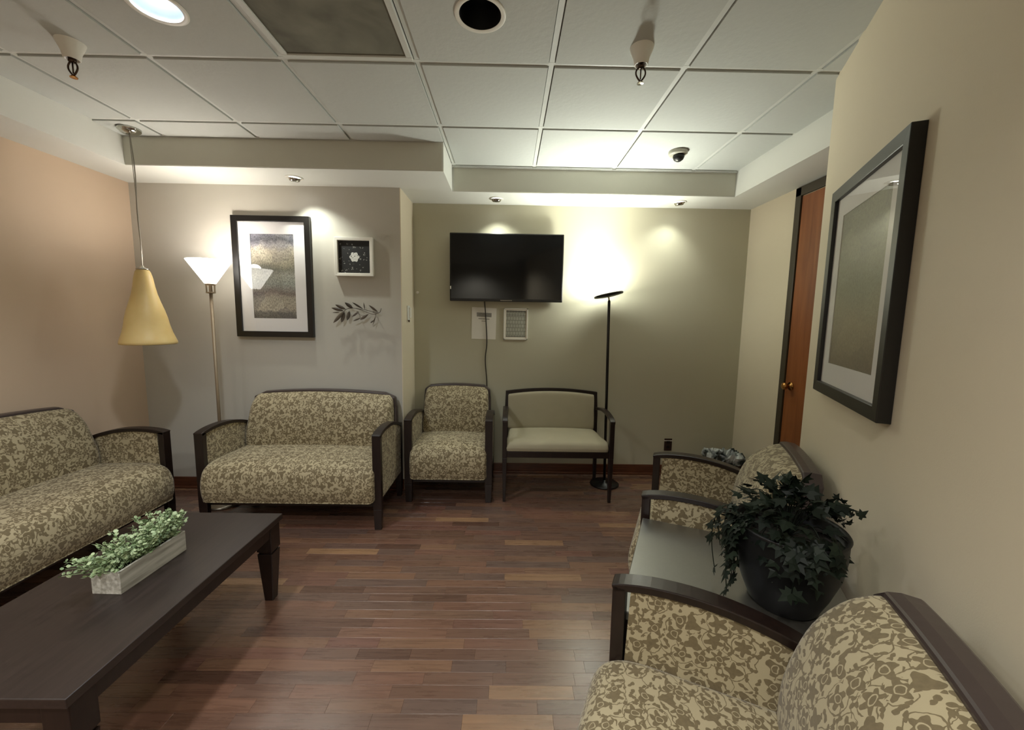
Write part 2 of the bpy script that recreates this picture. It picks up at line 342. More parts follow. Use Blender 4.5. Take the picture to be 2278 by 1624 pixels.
def box(bm, x0, x1, y0, y1, z0, z1, taper=None):
    vs = [bm.verts.new(p) for p in ((x0, y0, z0), (x1, y0, z0), (x1, y1, z0), (x0, y1, z0), (x0, y0, z1), (x1, y0, z1), (x1, y1, z1), (x0, y1, z1))]
    if taper:
        cx, cy = (x0+x1)/2, (y0+y1)/2
        for v in vs[:4]: v.co.x = cx+(v.co.x-cx)*taper; v.co.y = cy+(v.co.y-cy)*taper
    uv = bm.loops.layers.uv.active
    for f in ((0, 3, 2, 1), (4, 5, 6, 7), (0, 1, 5, 4), (1, 2, 6, 5), (2, 3, 7, 6), (3, 0, 4, 7)):
        fc = bm.faces.new([vs[i] for i in f])
        n = fc.normal if fc.normal.length else None
        fc.normal_update(); n = fc.normal
        for lp in fc.loops:
            c = lp.vert.co
            lp[uv].uv = (c.x, c.y) if abs(n.z) > 0.7 else ((c.x, c.z) if abs(n.y) > 0.7 else (c.y, c.z))
    return vs
def quad_uv(bm, pts):
    f = bm.faces.new([bm.verts.new(p) for p in pts]); uv = bm.loops.layers.uv.active
    for lp, u in zip(f.loops, ((0, 0), (1, 0), (1, 1), (0, 1))): lp[uv].uv = u
    return f
def lathe(bm, prof, n=32, c=(0, 0, 0)):
    rings = []
    for r, z in prof:
        if r < 1e-5: rings.append([bm.verts.new((c[0], c[1], c[2]+z))])
        else: rings.append([bm.verts.new((c[0]+r*math.cos(2*PI*i/n), c[1]+r*math.sin(2*PI*i/n), c[2]+z)) for i in range(n)])
    for a, b in zip(rings, rings[1:]):
        for i in range(n):
            j = (i+1) % n
            if len(a) == 1 and len(b) == 1: continue
            if len(a) == 1: bm.faces.new((a[0], b[i], b[j]))
            elif len(b) == 1: bm.faces.new((a[i], b[0], a[j]))
            else: bm.faces.new((a[i], b[i], b[j], a[j]))
def tube(bm, pts, r, n=8, r1=None, cap=True):
    pts = [Vector(p) for p in pts]; rings = []; m = len(pts)
    ref = None
    for i, p in enumerate(pts):
        d = (pts[min(i+1, m-1)] - pts[max(i-1, 0)]).normalized()
        if ref is None: ref = Vector((0, 0, 1)) if abs(d.z) < 0.9 else Vector((1, 0, 0))
        a = (ref - d*ref.dot(d)).normalized(); b = d.cross(a); ref = a
        rr = r if r1 is None else r+(r1-r)*i/(m-1)
        rings.append([bm.verts.new(p + rr*(math.cos(2*PI*k/n)*a + math.sin(2*PI*k/n)*b)) for k in range(n)])
    for A, B in zip(rings, rings[1:]):
        for k in range(n): bm.faces.new((A[k], A[(k+1) % n], B[(k+1) % n], B[k]))
    if cap: bm.faces.new(rings[0]); bm.faces.new(rings[-1])
def strip(bm, path, half, thick, axis='x', cen=0):
    """rectangular bar following path (list of (a,b)) in a plane, extruded +-half along axis; thick measured inward (left normal)"""
    m = len(path); rows = []
    for i, (a, b) in enumerate(path):
        pa, pb = path[max(i-1, 0)], path[min(i+1, m-1)]
        t = Vector((pb[0]-pa[0], pb[1]-pa[1])).normalized(); nrm = Vector((-t.y, t.x))
        o_ = (a, b); i_ = (a-nrm.x*thick, b-nrm.y*thick)
        if axis == 'x': rows.append([bm.verts.new((cen+s*half, q[0], q[1])) for q in (o_, i_) for s in (-1, 1)])
        else: rows.append([bm.verts.new((q[0], cen+s*half, q[1])) for q in (o_, i_) for s in (-1, 1)])
    for A, B in zip(rows, rows[1:]):
        for k, l in ((0, 1), (1, 3), (3, 2), (2, 0)): bm.faces.new((A[k], A[l], B[l], B[k]))
    bm.faces.new((rows[0][0], rows[0][1], rows[0][3], rows[0][2])); bm.faces.new((rows[-1][0], rows[-1][1], rows[-1][3], rows[-1][2]))
def pillow(bm, prof, x0, x1, r=0.03, fn=None, nx=12, u0=0.0):
    """closed profile in (y,z) swept along x with rounded ends"""
    uv = bm.loops.layers.uv.active
    cy = sum(p[0] for p in prof)/len(prof); cz = sum(p[1] for p in prof)/len(prof)
    ext = min(max(p[0] for p in prof)-min(p[0] for p in prof), max(p[1] for p in prof)-min(p[1] for p in prof))/2
    secs = []
    for k in range(5):
        a = PI/2*k/4; secs.append((x0+r*(1-math.sin(a)), r*(1-math.cos(PI/2-a)) if False else r*(1-math.sin(a))))
    secs = [(x0 + r*(1-math.cos(PI/2*k/4)), r*(1-math.sin(PI/2*k/4))) for k in range(5)]
    for k in range(1, nx): secs.append((x0+r+(x1-x0-2*r)*k/nx, 0))
    secs += [(x1-(x-x0), i) for x, i in reversed(secs[:5])]
    L = [0]
    for i in range(len(prof)): L.append(L[-1]+math.dist(prof[i], prof[(i+1) % len(prof)]))
    rows = []
    for x, ins in secs:
        row = []
        for (y, z) in prof:
            d = Vector((y-cy, z-cz)); dl = d.length; f = max(0.0, (dl-ins)/dl) if dl else 1
            p = Vector((x, cy+d.x*f, cz+d.y*f))
            if fn: p = Vector(fn(p))
            row.append(bm.verts.new(p))
        rows.append(row)
    n = len(prof)
    for s, (A, B) in enumerate(zip(rows, rows[1:])):
        for k in range(n):
            f = bm.faces.new((A[k], A[(k+1) % n], B[(k+1) % n], B[k]))
            us = (secs[s][0], secs[s][0], secs[s+1][0], secs[s+1][0]); vs_ = (L[k], L[k+1], L[k+1], L[k])
            for lp, a, b in zip(f.loops, us, vs_): lp[uv].uv = (a+u0, b)
    for row in (rows[0], rows[-1]):
        f = bm.faces.new(row)
        for lp in f.loops: lp[uv].uv = (lp.vert.co.y+u0, lp.vert.co.z)
def smooth_curve(pts, n=6, closed=False):
    """Catmull-Rom through pts"""
    out = []; m = len(pts); rng = range(m) if closed else range(m-1)
    g = lambda i: pts[i % m] if closed else pts[max(0, min(m-1, i))]
    for i in rng:
        p0, p1, p2, p3 = g(i-1), g(i), g(i+1), g(i+2)
        for k in range(n):
            t = k/n
            out.append(tuple(0.5*((2*p1[j])+(-p0[j]+p2[j])*t+(2*p0[j]-5*p1[j]+4*p2[j]-p3[j])*t*t+(-p0[j]+3*p1[j]-3*p2[j]+p3[j])*t**3) for j in range(len(p1))))
    if not closed: out.append(tuple(pts[-1]))
    return out
def copy_tree(o, parent=None):
    c = o.copy(); C.objects.link(c)
    if parent is not None: c.parent = parent
    for ch in list(o.children): copy_tree(ch, c)
    return c
DW = Vector((0.4141, 0.9103)); NW = Vector((-0.9103, 0.4141)); RW = math.atan2(-0.9103, -0.4141) ; WALLN = -0.554
RZ = -(PI/2+math.radians(24.46))
def WP(s, n, z=0): return (DW.x*s+NW.x*n, DW.y*s+NW.y*n, z)

# ------------------------------------------------------------------ room shell
XL, XR, XJ, YB, YLW, YS, YLS = -2.8608, 2.0763, -0.8302, 3.5815, 3.1775, 3.2439, 2.8176
ZC, ZS, ZT = 2.5543, 2.374, 2.80
XSL, XSR, XSO = -0.4467, 1.7459, -2.545
YF = -1.8
def st(name, boxes, mat, **kw):
    bm = new()
    for b in boxes: box(bm, *b)
    return obj(name, bm, mat, kind='structure', **kw)
floor = st('floor', [(XL-.1, XR+.1, YF-.1, YB+.1, -0.08, -0.007)], M['void'])
st('wall_left', [(XL-.1, XL, YF-.1, YB+.1, -0.08, ZT)], M['wall_peach'])
st('wall_back_left', [(XL, XJ-.006, YLW, YB+.1, -0.08, ZS+.1)], M['wall_grey'])
st('wall_return', [(XJ-.006, XJ, YLW-.0005, YB, -0.08, ZS+.1)], M['wall_cream'])
st('wall_back', [(XJ-.006, XR+.1, YB, YB+.1, -0.08, ZT)], M['wall_olive'])
st('wall_alcove', [(XR, XR+.1, 1.7, YB, -0.08, ZT)], M['wall_cream'])
# angled right wall
bm = new(); s0, s1 = -0.35, 2.482
a, b_, c, d = WP(s1, WALLN), WP(s0, WALLN), WP(s0, WALLN-.12), WP(s1, WALLN-.12)
e0 = (XR+.1, d[1]+0.05, 0)
lo = [bm.verts.new((p[0], p[1], -0.08)) for p in (a, b_, c, d)]; hi = [bm.verts.new((p[0], p[1], ZT)) for p in (a, b_, c, d)]
bm.faces.new(lo[::-1]); bm.faces.new(hi)
for i in range(4): bm.faces.new((lo[i], lo[(i+1) % 4], hi[(i+1) % 4], hi[i]))
obj('wall_right', bm, M['wall_cream'], kind='structure')
st('wall_right_far', [(WP(s1-.05, WALLN-.1)[0]+.02, XR+.1, 1.88, 1.98, -0.08, ZT)], M['wall_cream'])
pb = WP(s0, WALLN)
st('wall_front_right', [(pb[0], pb[0]+.1, YF, pb[1]+.02, -0.08, ZT)], M['wall_cream'])
st('wall_front', [(XL-.1, pb[0]+.1, YF-.1, YF, -0.08, ZT)], M['wall_grey'])
# soffits
st('trim_1', [(XL, XSL, YLS, YLW, ZS, ZT), (XJ-.006, XSL, YLW, YB, ZS, ZT)], M['soffit'])
st('trim_2', [(XSL, XR, YS, YB, ZS, ZT)], M['soffit'])
st('trim_3', [(XSR, XR, 1.98, YS, ZS, ZT)], M['soffit'])
st('trim_4', [(XL, XSO, YF, YLS, ZS, ZT), (XSO-.002, XSO+.035, YF, 2.585, ZS-.012, ZC)], M['soffit'])
st('trim_5', [(XSO, XSL-.012, YLS-.003, YLS, ZS+.004, ZC-.002)], M['fascia'])
st('trim_6', [(XSL+.012, XSR-.006, YS-.003, YS, ZS+.004, ZC-.006)], M['fascia'])
# baseboards
def baseboard(name, boxes, shoe):
    o = st(name, boxes, M['base_wood'], bevel=0.003)
    bm = new()
    for b in shoe: box(bm, *b)
    obj('shoe_molding', bm, M['base_wood'], o, bevel=0.004)
H = 0.092
baseboard('baseboard_back', [(XJ, XR, YB-.013, YB, 0.0, H)], [(XJ, XR-.013, YB-.028, YB-.013, 0, 0.018)])
baseboard('baseboard_back_left', [(XL+.013, XJ, YLW-.013, YLW-.0006, 0, H)], [(XL+.013, XJ, YLW-.028, YLW-.013, 0, 0.018)])
baseboard('baseboard_left', [(XL, XL+.013, YF, YLW-.0006, 0, H)], [(XL+.013, XL+.028, YF, YLW-.03, 0, 0.018)])
baseboard('baseboard_right', [(XR-.013, XR, 3.02, YB-.014, 0, H)], [(XR-.028, XR-.013, 3.02, YB-.03, 0, 0.018)])
# ceiling slab, tiles, grid
ceil = st('ceiling', [(XL, XR, YF, YB, ZT-.02, ZT+.05)], M['void'])
G = 0.6096; gx0, gy0 = -0.4288, 1.9783
xs = sorted([XSO+.002] + [gx0+k*G for k in range(-3, 4)] + [XSR-.002]); ys = [YF+.002] + [gy0+k*G for k in range(-6, 3) if gy0+k*G > YF] + [YS-.003]
xs = [x for x in xs]; VENT = (-1.038, 1.3687); HOLES = [(-1.343, 1.674), (-0.124, 1.674)]
def wall_side(x, y):  # n coordinate of a point; the room is n > WALLN
    return NW.x*x+NW.y*y
tile_cache = {}
def tile_mesh(wx, wy, hole=False):
    key = (round(wx, 3), round(wy, 3), hole)
    if key in tile_cache: return tile_cache[key]
    bm = new(); hx, hy = wx/2, wy/2; z0, z1 = 0, 0.018
    if not hole: box(bm, -hx, hx, -hy, hy, z0, z1)
    else:
        N = 40; R = 0.083; inner = []; outer = []
        for i in range(N):
            t = 2*PI*i/N; cx, cy = math.cos(t), math.sin(t); k = min(hx/max(abs(cx), 1e-9), hy/max(abs(cy), 1e-9))
            inner.append((R*cx, R*cy)); outer.append((k*cx, k*cy))
        for z in (z0, z1):
            I = [bm.verts.new((*p, z)) for p in inner]; O = [bm.verts.new((*p, z)) for p in outer]
            for i in range(N): bm.faces.new((I[i], I[(i+1) % N], O[(i+1) % N], O[i]))
            if z == z0: I0, O0 = I, O
        for i in range(N): bm.faces.new((I0[i], I0[(i+1) % N], I[(i+1) % N], I[i])); bm.faces.new((O0[i], O0[(i+1) % N], O[(i+1) % N], O[i]))
    me = bpy.data.meshes.new('ceiling_tile'); bmesh.ops.recalc_face_normals(bm, faces=bm.faces); bm.to_mesh(me); bm.free(); me.materials.append(M['tile'])
    tile_cache[key] = me; return me
for i in range(len(xs)-1):
    for j in range(len(ys)-1):
        x0, x1, y0, y1 = xs[i], xs[i+1], ys[j], ys[j+1]
        if x1 <= XSL+0.03: y1 = min(y1, YLS-.004)
        if y1-y0 < 0.03 or x1-x0 < 0.03: continue
        if max(wall_side(x0, y0), wall_side(x0, y1)) < WALLN and wall_side(x0, y1) < WALLN: continue
        if abs(x0-VENT[0]) < .01 and abs(y0-VENT[1]) < .01: continue
        cx, cy = (x0+x1)/2, (y0+y1)/2
        hole = any(abs(cx-h[0]) < .02 and abs(cy-h[1]) < .02 for h in HOLES)
        g_ = 0.0155
        o = bpy.data.objects.new('ceiling_tile', tile_mesh(x1-x0-2*g_, y1-y0-2*g_, hole)); C.objects.link(o); o.parent = ceil
        o.location = (cx, cy, ZC-.002)
def in_room(x, y): return wall_side(x, y) > WALLN-.02
for x in xs:
    y1 = YLS if x <= XSL+.03 and x < gx0-.01 else YS
    y0 = YF
    bm = new(); box(bm, max(x-.012, XSO), min(x+.012, XSR), y0, y1, ZC+.006, ZC+.03); obj('ceiling_grid_bar', bm, M['grid'], ceil)
for y in ys[:-1]:
    bm = new(); x0 = XSO if y < YLS else XSL; box(bm, x0, XSR, y-.012, y+.012, ZC+.0055, ZC+.0305); obj('ceiling_grid_bar', bm, M['grid'], ceil)
bm = new(); box(bm, XSO, XSL-.0, YLS-.02, YLS-.0035, ZC+.0052, ZC+.009); obj('ceiling_grid_bar', bm, M['grid'], ceil)
bm = new(); box(bm, XSL, XSR, YS-.02, YS-.0035, ZC-.006, ZC+.012); obj('ceiling_grid_bar', bm, M['grid'], ceil)

# floor strips: 57 mm wide, random lengths; the largest in the photograph as parts
PW = 0.0572; lens = [0.22, 0.27, 0.32, 0.37, 0.42, 0.48]
pm = {}
def plank_mesh(L):
    if L not in pm:
        bm = new(); h = 0.0002; b = 0.0003; x, y = L/2-h, PW/2-h
        lo = [bm.verts.new(p) for p in ((-x, -y, -.007), (x, -y, -.007), (x, y, -.007), (-x, y, -.007))]
        mid = [bm.verts.new(p) for p in ((-x, -y, -b), (x, -y, -b), (x, y, -b), (-x, y, -b))]
        top = [bm.verts.new(p) for p in ((-x+b, -y+b, 0), (x-b, -y+b, 0), (x-b, y-b, 0), (-x+b, y-b, 0))]
        bm.faces.new(top)
        for A, B_ in ((lo, mid), (mid, top)):
            for i in range(4): bm.faces.new((A[i], A[(i+1) % 4], B_[(i+1) % 4], B_[i]))
        me = bpy.data.meshes.new('floor_plank'); bm.to_mesh(me); bm.free(); me.materials.append(M['plank']); pm[L] = me
    return pm[L]
rnd = random.Random(3); planks = []
y = YF
while y < YB-.02:
    x = XL+rnd.uniform(-.3, 0)
    while x < XR:
        L = rnd.choice(lens); planks.append((x+L/2, y+PW/2, L)); x += L
    y += PW
def vis(p):
    x, y, L = p
    if y < 0.75: return -1
    if wall_side(x, y) < -.1 or x < -1.35 or x > 1.9: return -1
    u = x/y
    if u > 1.25 or u < -1.25: return -1
    return L/(y*y)
big = sorted([p for p in planks if vis(p) > 0], key=vis, reverse=True)[:298]; bigset = set(big)
for (x, y, L) in big:
    o = bpy.data.objects.new('floor_plank', plank_mesh(L)); C.objects.link(o); o.parent = floor; o.location = (x, y, 0)
bm = new()
for p in planks:
    if p in bigset: continue
    x, y, L = p; x0, x1 = max(x-L/2+.0003, XL), min(x+L/2-.0003, XR); y0, y1 = y-PW/2+.0003, min(y+PW/2-.0003, YB)
    if x1-x0 < .01: continue
    vs = [bm.verts.new(q) for q in ((x0, y0, -.007), (x1, y0, -.007), (x1, y1, -.007), (x0, y1, -.007), (x0, y0, 0), (x1, y0, 0), (x1, y1, 0), (x0, y1, 0))]
    for f in ((4, 5, 6, 7), (0, 1, 5, 4), (1, 2, 6, 5), (2, 3, 7, 6), (3, 0, 4, 7)): bm.faces.new([vs[i] for i in f])
obj('floor_strips', bm, M['plank'], floor, kind='stuff')

# door in the alcove
bm = new(); box(bm, XR-.008, XR+.03, 2.02, 2.945, 0.006, 2.30)
door = obj('door_1', bm, M['door_wood'], kind='structure', bevel=0.002)
bm = new()
box(bm, XR-.018, XR+.01, 2.95, 3.005, 0, 2.365); box(bm, XR-.018, XR+.01, 1.985, 2.015, 0, 2.365); box(bm, XR-.018, XR+.01, 1.985, 3.005, 2.305, 2.368)
obj('door_frame', bm, plain('dark_door_frame', srgb(62, 54, 42), 0.4), door, bevel=0.003)
bm = new(); lathe(bm, [(0, 0), (.030, 0), (.030, .006), (.011, .010), (.010, .03), (.022, .036), (.027, .046), (.024, .057), (.012, .063), (0, .064)], 24)
kn = obj('door_knob', bm, M['brass'], door, smooth=True); kn.location = (XR-.008, 2.885, 0.95); kn.rotation_euler = (0, -PI/2, 0)

# ------------------------------------------------------------------ upholstered armchairs
def make_chair(W, name, label, cat, loc, rz, group=None, U=0.0, ex=0.0):
    """front at y=0 facing -y, depth .63"""
    t = thing(name, label, cat, loc, rz, group); h = W/2; PWD = 0.056
    DM, DK = M['damask'], M['dark_wood']
    # seat: waterfall front
    prof = smooth_curve([(0.50, 0.20), (0.52, 0.26), (0.52, 0.40), (0.49, 0.425), (0.30, 0.435), (0.10, 0.438), (0.0, 0.415), (-0.045, 0.35), (-0.052, 0.27), (-0.035, 0.205), (-0.01, 0.196), (0.25, 0.196)], 4, True)
    def crown(p):
        k = 1-(p.x/h)**2; return (p.x, p.y, p.z+(0.016*k if p.z > 0.36 else 0))
    bm = new(); pillow(bm, prof, -h+PWD-.014, h-PWD+.014, 0.035, crown, 14, U); obj('seat', bm, DM, t, smooth=True)
    # backrest: bulging front, slight recline, arched top
    arch = 0.022 if W > .9 else 0.014
    prof = smooth_curve([(0.415, 0.41), (0.405, 0.50), (0.420, 0.60), (0.452, 0.70), (0.500, 0.770), (0.545, 0.800), (0.575, 0.799), (0.592, 0.765), (0.585, 0.60), (0.57, 0.42), (0.50, 0.395)], 4, True)
    def lift(p):
        k = (p.z-0.40)/0.38; u = p.x/h; s = 1-0.05*max(0, k-0.35)
        return (p.x*s, p.y-0.012*(1-u*u)*max(0, k)+(ex*max(0, k)*(p.y-.42)/.15 if p.y > .42 else 0), p.z+arch*(1-u*u*1.25)*max(0, min(1, k)))
    bw = h-PWD+.004
    bm = new(); pillow(bm, prof, -bw, bw, 0.045, lift, 14, U+3); obj('backrest', bm, DM, t, smooth=True)
    # wooden back frame: side stiles and arched top rail around the cushion
    bm = new(); path = []
    N = 16; tw = bw+.004
    side = [(0.20, 1.0), (0.42, 1.0), (0.60, 0.99), (0.71, 0.978), (0.782, 0.957)]
    for z, s in side: path.append((-tw*s-.012, z))
    for k in range(1, N):
        u = -1+2*k/N; path.append((tw*0.95*u, 0.817+arch*(1-u*u*1.25)))
    for z, s in reversed(side): path.append((tw*s+.012, z))
    rows = []
    for i, (x, z) in enumerate(path):
        pa, pb_ = path[max(i-1, 0)], path[min(i+1, len(path)-1)]; tt = Vector((pb_[0]-pa[0], pb_[1]-pa[1])).normalized(); nn = Vector((-tt.y, tt.x))
        k = max(0, (z-0.42)/0.38); y0 = 0.545+0.0*k if z > .7 else 0.50+0.045*k; y0 += ex*min(1.0, k); y1 = y0+0.068; th = 0.020
        if z < .5: y1 = y0+.05
        rows.append([bm.verts.new(q) for q in ((x, y0, z), (x+nn.x*.004, y0+.03, z+nn.y*.004), (x, y1, z), (x-nn.x*th, y1, z-nn.y*th), (x-nn.x*th, y0, z-nn.y*th))])
    for A, B in zip(rows, rows[1:]):
        for k in range(5): bm.faces.new((A[k], A[(k+1) % 5], B[(k+1) % 5], B[k]))
    bm.faces.new(rows[0]); bm.faces.new(rows[-1])
    obj('back_frame', bm, M['rim_grey'], t, bevel=0.007)
    top = [(-0.004, 0.642), (0.03, 0.652), (0.10, 0.663), (0.20, 0.666), (0.30, 0.657), (0.40, 0.635), (0.48, 0.607), (0.53, 0.583)]
    top = smooth_curve(top, 3)
    for s in (-1, 1):
        cx = s*(h-PWD/2)
        bm = new(); strip(bm, top, PWD/2, 0.022, 'x', cx); obj('armrest', bm, DK, t, bevel=0.003)
        # upholstered side panel
        bm = new(); uv = bm.loops.layers.uv.active
        outl = [(0.032, 0.205), (0.52, 0.205)] + [(y, z-.02) for y, z in reversed(top) if y > .035]
        x0, x1 = cx-.020, cx+.020
        for sx, xx in ((0, x0), (1, x1)):
            f = bm.faces.new([bm.verts.new((xx, y, z)) for y, z in (outl if sx else outl[::-1])])
            for lp in f.loops: lp[uv].uv = (lp.vert.co.y+U+s*1.7+sx*.6, lp.vert.co.z)
        bm.verts.ensure_lookup_table(); n = len(outl); vs = list(bm.verts); A = vs[:n][::-1]; B = vs[n:]
        for i in range(n):
            f = bm.faces.new((A[i], A[(i+1) % n], B[(i+1) % n], B[i]))
            for lp in f.loops: lp[uv].uv = (lp.vert.co.y+lp.vert.co.x, lp.vert.co.z)
        obj('side_panel', bm, DM, t)
        bm = new(); box(bm, cx-PWD/2, cx+PWD/2, 0, 0.036, 0.14, 0.642); box(bm, cx-PWD/2, cx+PWD/2, 0, 0.036, 0, 0.14, 0.82)
        for v in bm.verts: pass
        obj('leg', bm, DK, t, bevel=0.003)
        bm = new(); box(bm, cx-.022, cx+.022, 0.515, 0.555, 0.12, 0.59); box(bm, cx-.022, cx+.022, 0.515, 0.555, 0, 0.12, 0.8); obj('leg', bm, DK, t, bevel=0.003)
    bm = new(); box(bm, -h+PWD, h-PWD, 0.03, 0.05, 0.15, 0.20); box(bm, -h+PWD, h-PWD, 0.50, 0.52, 0.15, 0.20); box(bm, -h+PWD-.02, -h+PWD, 0.03, 0.52, 0.155, 0.2); box(bm, h-PWD, h-PWD+.02, 0.03, 0.52, 0.155, 0.2)
    obj('seat_frame', bm, DK, t)
    return t
make_chair(1.195, 'loveseat', 'wide floral loveseat with dark wood arms below the tall framed picture', 'loveseat', (-1.412, 2.535, 0), 0, U=0.3)
make_chair(1.195, 'loveseat', 'floral loveseat against the peach wall behind the coffee table', 'loveseat', (-2.215, 2.01, 0), PI/2, U=5.1)
make_chair(0.664, 'armchair', 'floral armchair between the wide loveseat and the plain olive bench', 'armchair', (-0.438, 2.95, 0), 0, U=9.7)
make_chair(0.64, 'armchair', 'floral armchair beyond the side table and ivy, near the orange wooden door', 'armchair', WP(2.105, 0.155), RZ, U=13.3, ex=0.045)
make_chair(0.66, 'armchair', 'nearest floral armchair, in the lower right corner by the cream wall', 'armchair', WP(0.815, 0.16), RZ, U=17.9, ex=0.02).scale.z = 1.03

# olive bench
def bench():
    t = thing('bench', 'dark wood bench with plain olive seat and back below the papers', 'bench', (0.394, 2.965, 0), 0); h = 0.425; DK = M['dark_wood']; GF = M['green_fabric']
    prof = smooth_curve([(0.45, 0.405), (0.46, 0.44), (0.44, 0.465), (0.20, 0.475), (0.04, 0.47), (0.0, 0.445), (-.005, 0.42), (0.02, 0.402), (0.2, 0.402)], 4, True)
    bm = new()
    def taper(p): return (p.x*(1-.10*max(0, p.y)/.45), p.y, p.z+(0.012*(1-(p.x/h)**2) if p.z > .44 else 0))
    pillow(bm, prof, -h+.02, h-.035, 0.03, taper, 12); obj('seat', bm, GF, t, smooth=True)
    prof = smooth_curve([(0.440, 0.475), (0.443, 0.60), (0.462, 0.74), (0.475, 0.775), (0.495, 0.775), (0.492, 0.62), (0.475, 0.475)], 4, True)
    A = 0.03
    def lift(p):
        k = max(0, (p.z-.47)/.31); u = p.x/h; return (p.x, p.y-.004, p.z-.022*k+A*k*(1-u*u*1.2))
    bm = new(); pillow(bm, prof, -h+.04, h-.065, 0.012, lift, 12); obj('backrest', bm, GF, t, smooth=True)
    # frame of the back
    path = [(-h+.015, 0.38), (-h+.012, 0.60), (-h+.018, 0.76)]; N = 16
    pts = [(-h+.018+(2*h-.055)*k/N, 0.785+A*(1-(2*k/N-1)**2)) for k in range(N+1)]
    path += pts + [(h-.037, 0.76), (h-.03, 0.60), (h-.032, 0.38)]
    bm = new(); rows = []
    for i, (x, z) in enumerate(path):
        pa, pb_ = path[max(i-1, 0)], path[min(i+1, len(path)-1)]; tt = Vector((pb_[0]-pa[0], pb_[1]-pa[1])).normalized(); nn = Vector((-tt.y, tt.x)); k = (z-.38)/.4
        y0 = 0.455+.02*k; th = .03
        rows.append([bm.verts.new(q) for q in ((x, y0, z), (x, y0+.03, z), (x-nn.x*th, y0+.03, z-nn.y*th), (x-nn.x*th, y0, z-nn.y*th))])
    for a_, b2 in zip(rows, rows[1:]):
        for k in range(4): bm.faces.new((a_[k], a_[(k+1) % 4], b2[(k+1) % 4], b2[k]))
    bm.faces.new(rows[0]); bm.faces.new(rows[-1]); obj('back_frame', bm, DK, t, bevel=0.004)
    for s in (-1, 1):
        ex = s*(h-.018)
        bm = new(); box(bm, ex-.018, ex+.018, 0.0, 0.036, 0.35, 0.635); box(bm, ex-.018, ex+.018, 0.0, 0.036, 0, 0.35, 0.62); obj('leg', bm, DK, t, bevel=0.003)
        rx = ex-s*(.0 if s < 0 else .02)
        bm = new(); box(bm, rx-.017, rx+.017, 0.455, 0.485, 0.0, 0.42, 0.8); obj('leg', bm, DK, t, bevel=0.003)
        arm = smooth_curve([(ex, -.006, 0.645), (ex, 0.06, 0.668), (ex, 0.20, 0.682), (ex, 0.36, 0.672), (rx, 0.465, 0.655)], 4)
        bm = new(); rows = []
        for (x, y, z) in arm: rows.append([bm.verts.new(q) for q in ((x-.02, y, z), (x+.02, y, z), (x+.018, y, z-.024), (x-.018, y, z-.024))])
        for a_, b2 in zip(rows, rows[1:]):
            for k in range(4): bm.faces.new((a_[k], a_[(k+1) % 4], b2[(k+1) % 4], b2[k]))
        bm.faces.new(rows[0]); bm.faces.new(rows[-1]); obj('armrest', bm, DK, t, bevel=0.004)
    bm = new(); box(bm, -h+.03, h-.035, 0.006, 0.03, 0.355, 0.402); box(bm, -h+.03, h-.05, 0.455, 0.475, 0.355, 0.402)
    box(bm, -h+.006, -h+.028, 0.03, 0.46, 0.355, 0.402); box(bm, h-.05, h-.03, 0.03, 0.46, 0.355, 0.402); obj('seat_rail', bm, DK, t, bevel=0.002)
bench()

# coffee table
def coffee_table():
    t = thing('coffee_table', 'long dark walnut coffee table with tapered legs holding the white planter', 'table', (-1.40, 1.435, 0)); W = M['table_wood']
    bm = new(); box(bm, -.285, .285, -.50, .495, 0.392, 0.42); obj('tabletop', bm, W, t, bevel=0.003)
    ap = M['dark_wood']
    for b in ((-.270, .270, -.485, -.465), (-.270, .270, .46, .48), (-.270, -.25, -.465, .46), (.25, .270, -.465, .46)):
        bm = new(); box(bm, *b, 0.335, 0.392); obj('apron', bm, ap, t, bevel=0.002)
    for sx in (-1, 1):
        for y in (-.485+.035, .48-.035):
            cx = sx*(.272-.035)
            bm = new(); box(bm, cx-.037, cx+.037, y-.037, y+.037, 0.262, 0.391)
            box(bm, cx-.031, cx+.031, y-.031, y+.031, 0.252, 0.262)
            box(bm, cx-.036, cx+.036, y-.036, y+.036, 0.0, 0.252, 0.58)
            obj('leg', bm, ap, t, bevel=0.003)
coffee_table()

# side table between the right armchairs
def side_table():
    t = thing('side_table', 'glossy dark side table between the two right armchairs, under the ivy pot', 'table', WP(1.455, 0.145), RZ); W = M['side_table_wood']
    bm = new(); box(bm, -.31, .31, 0, .64, 0.525, 0.552); obj('tabletop', bm, W, t, bevel=0.003)
    bm = new(); box(bm, -.29, .29, 0.02, 0.04, 0.45, 0.525); box(bm, -.29, .29, .60, .62, .45, .525); box(bm, -.29, -.27, .04, .6, .45, .525); box(bm, .27, .29, .04, .6, .45, .525); obj('apron', bm, M['dark_wood'], t, bevel=0.002)
    for sx in (-1, 1):
        for y in (0.04, 0.6):
            cx = sx*.27; bm = new(); box(bm, cx-.024, cx+.024, y-.024, y+.024, 0, .52, .8); obj('leg', bm, M['dark_wood'], t, bevel=0.003)
side_table()

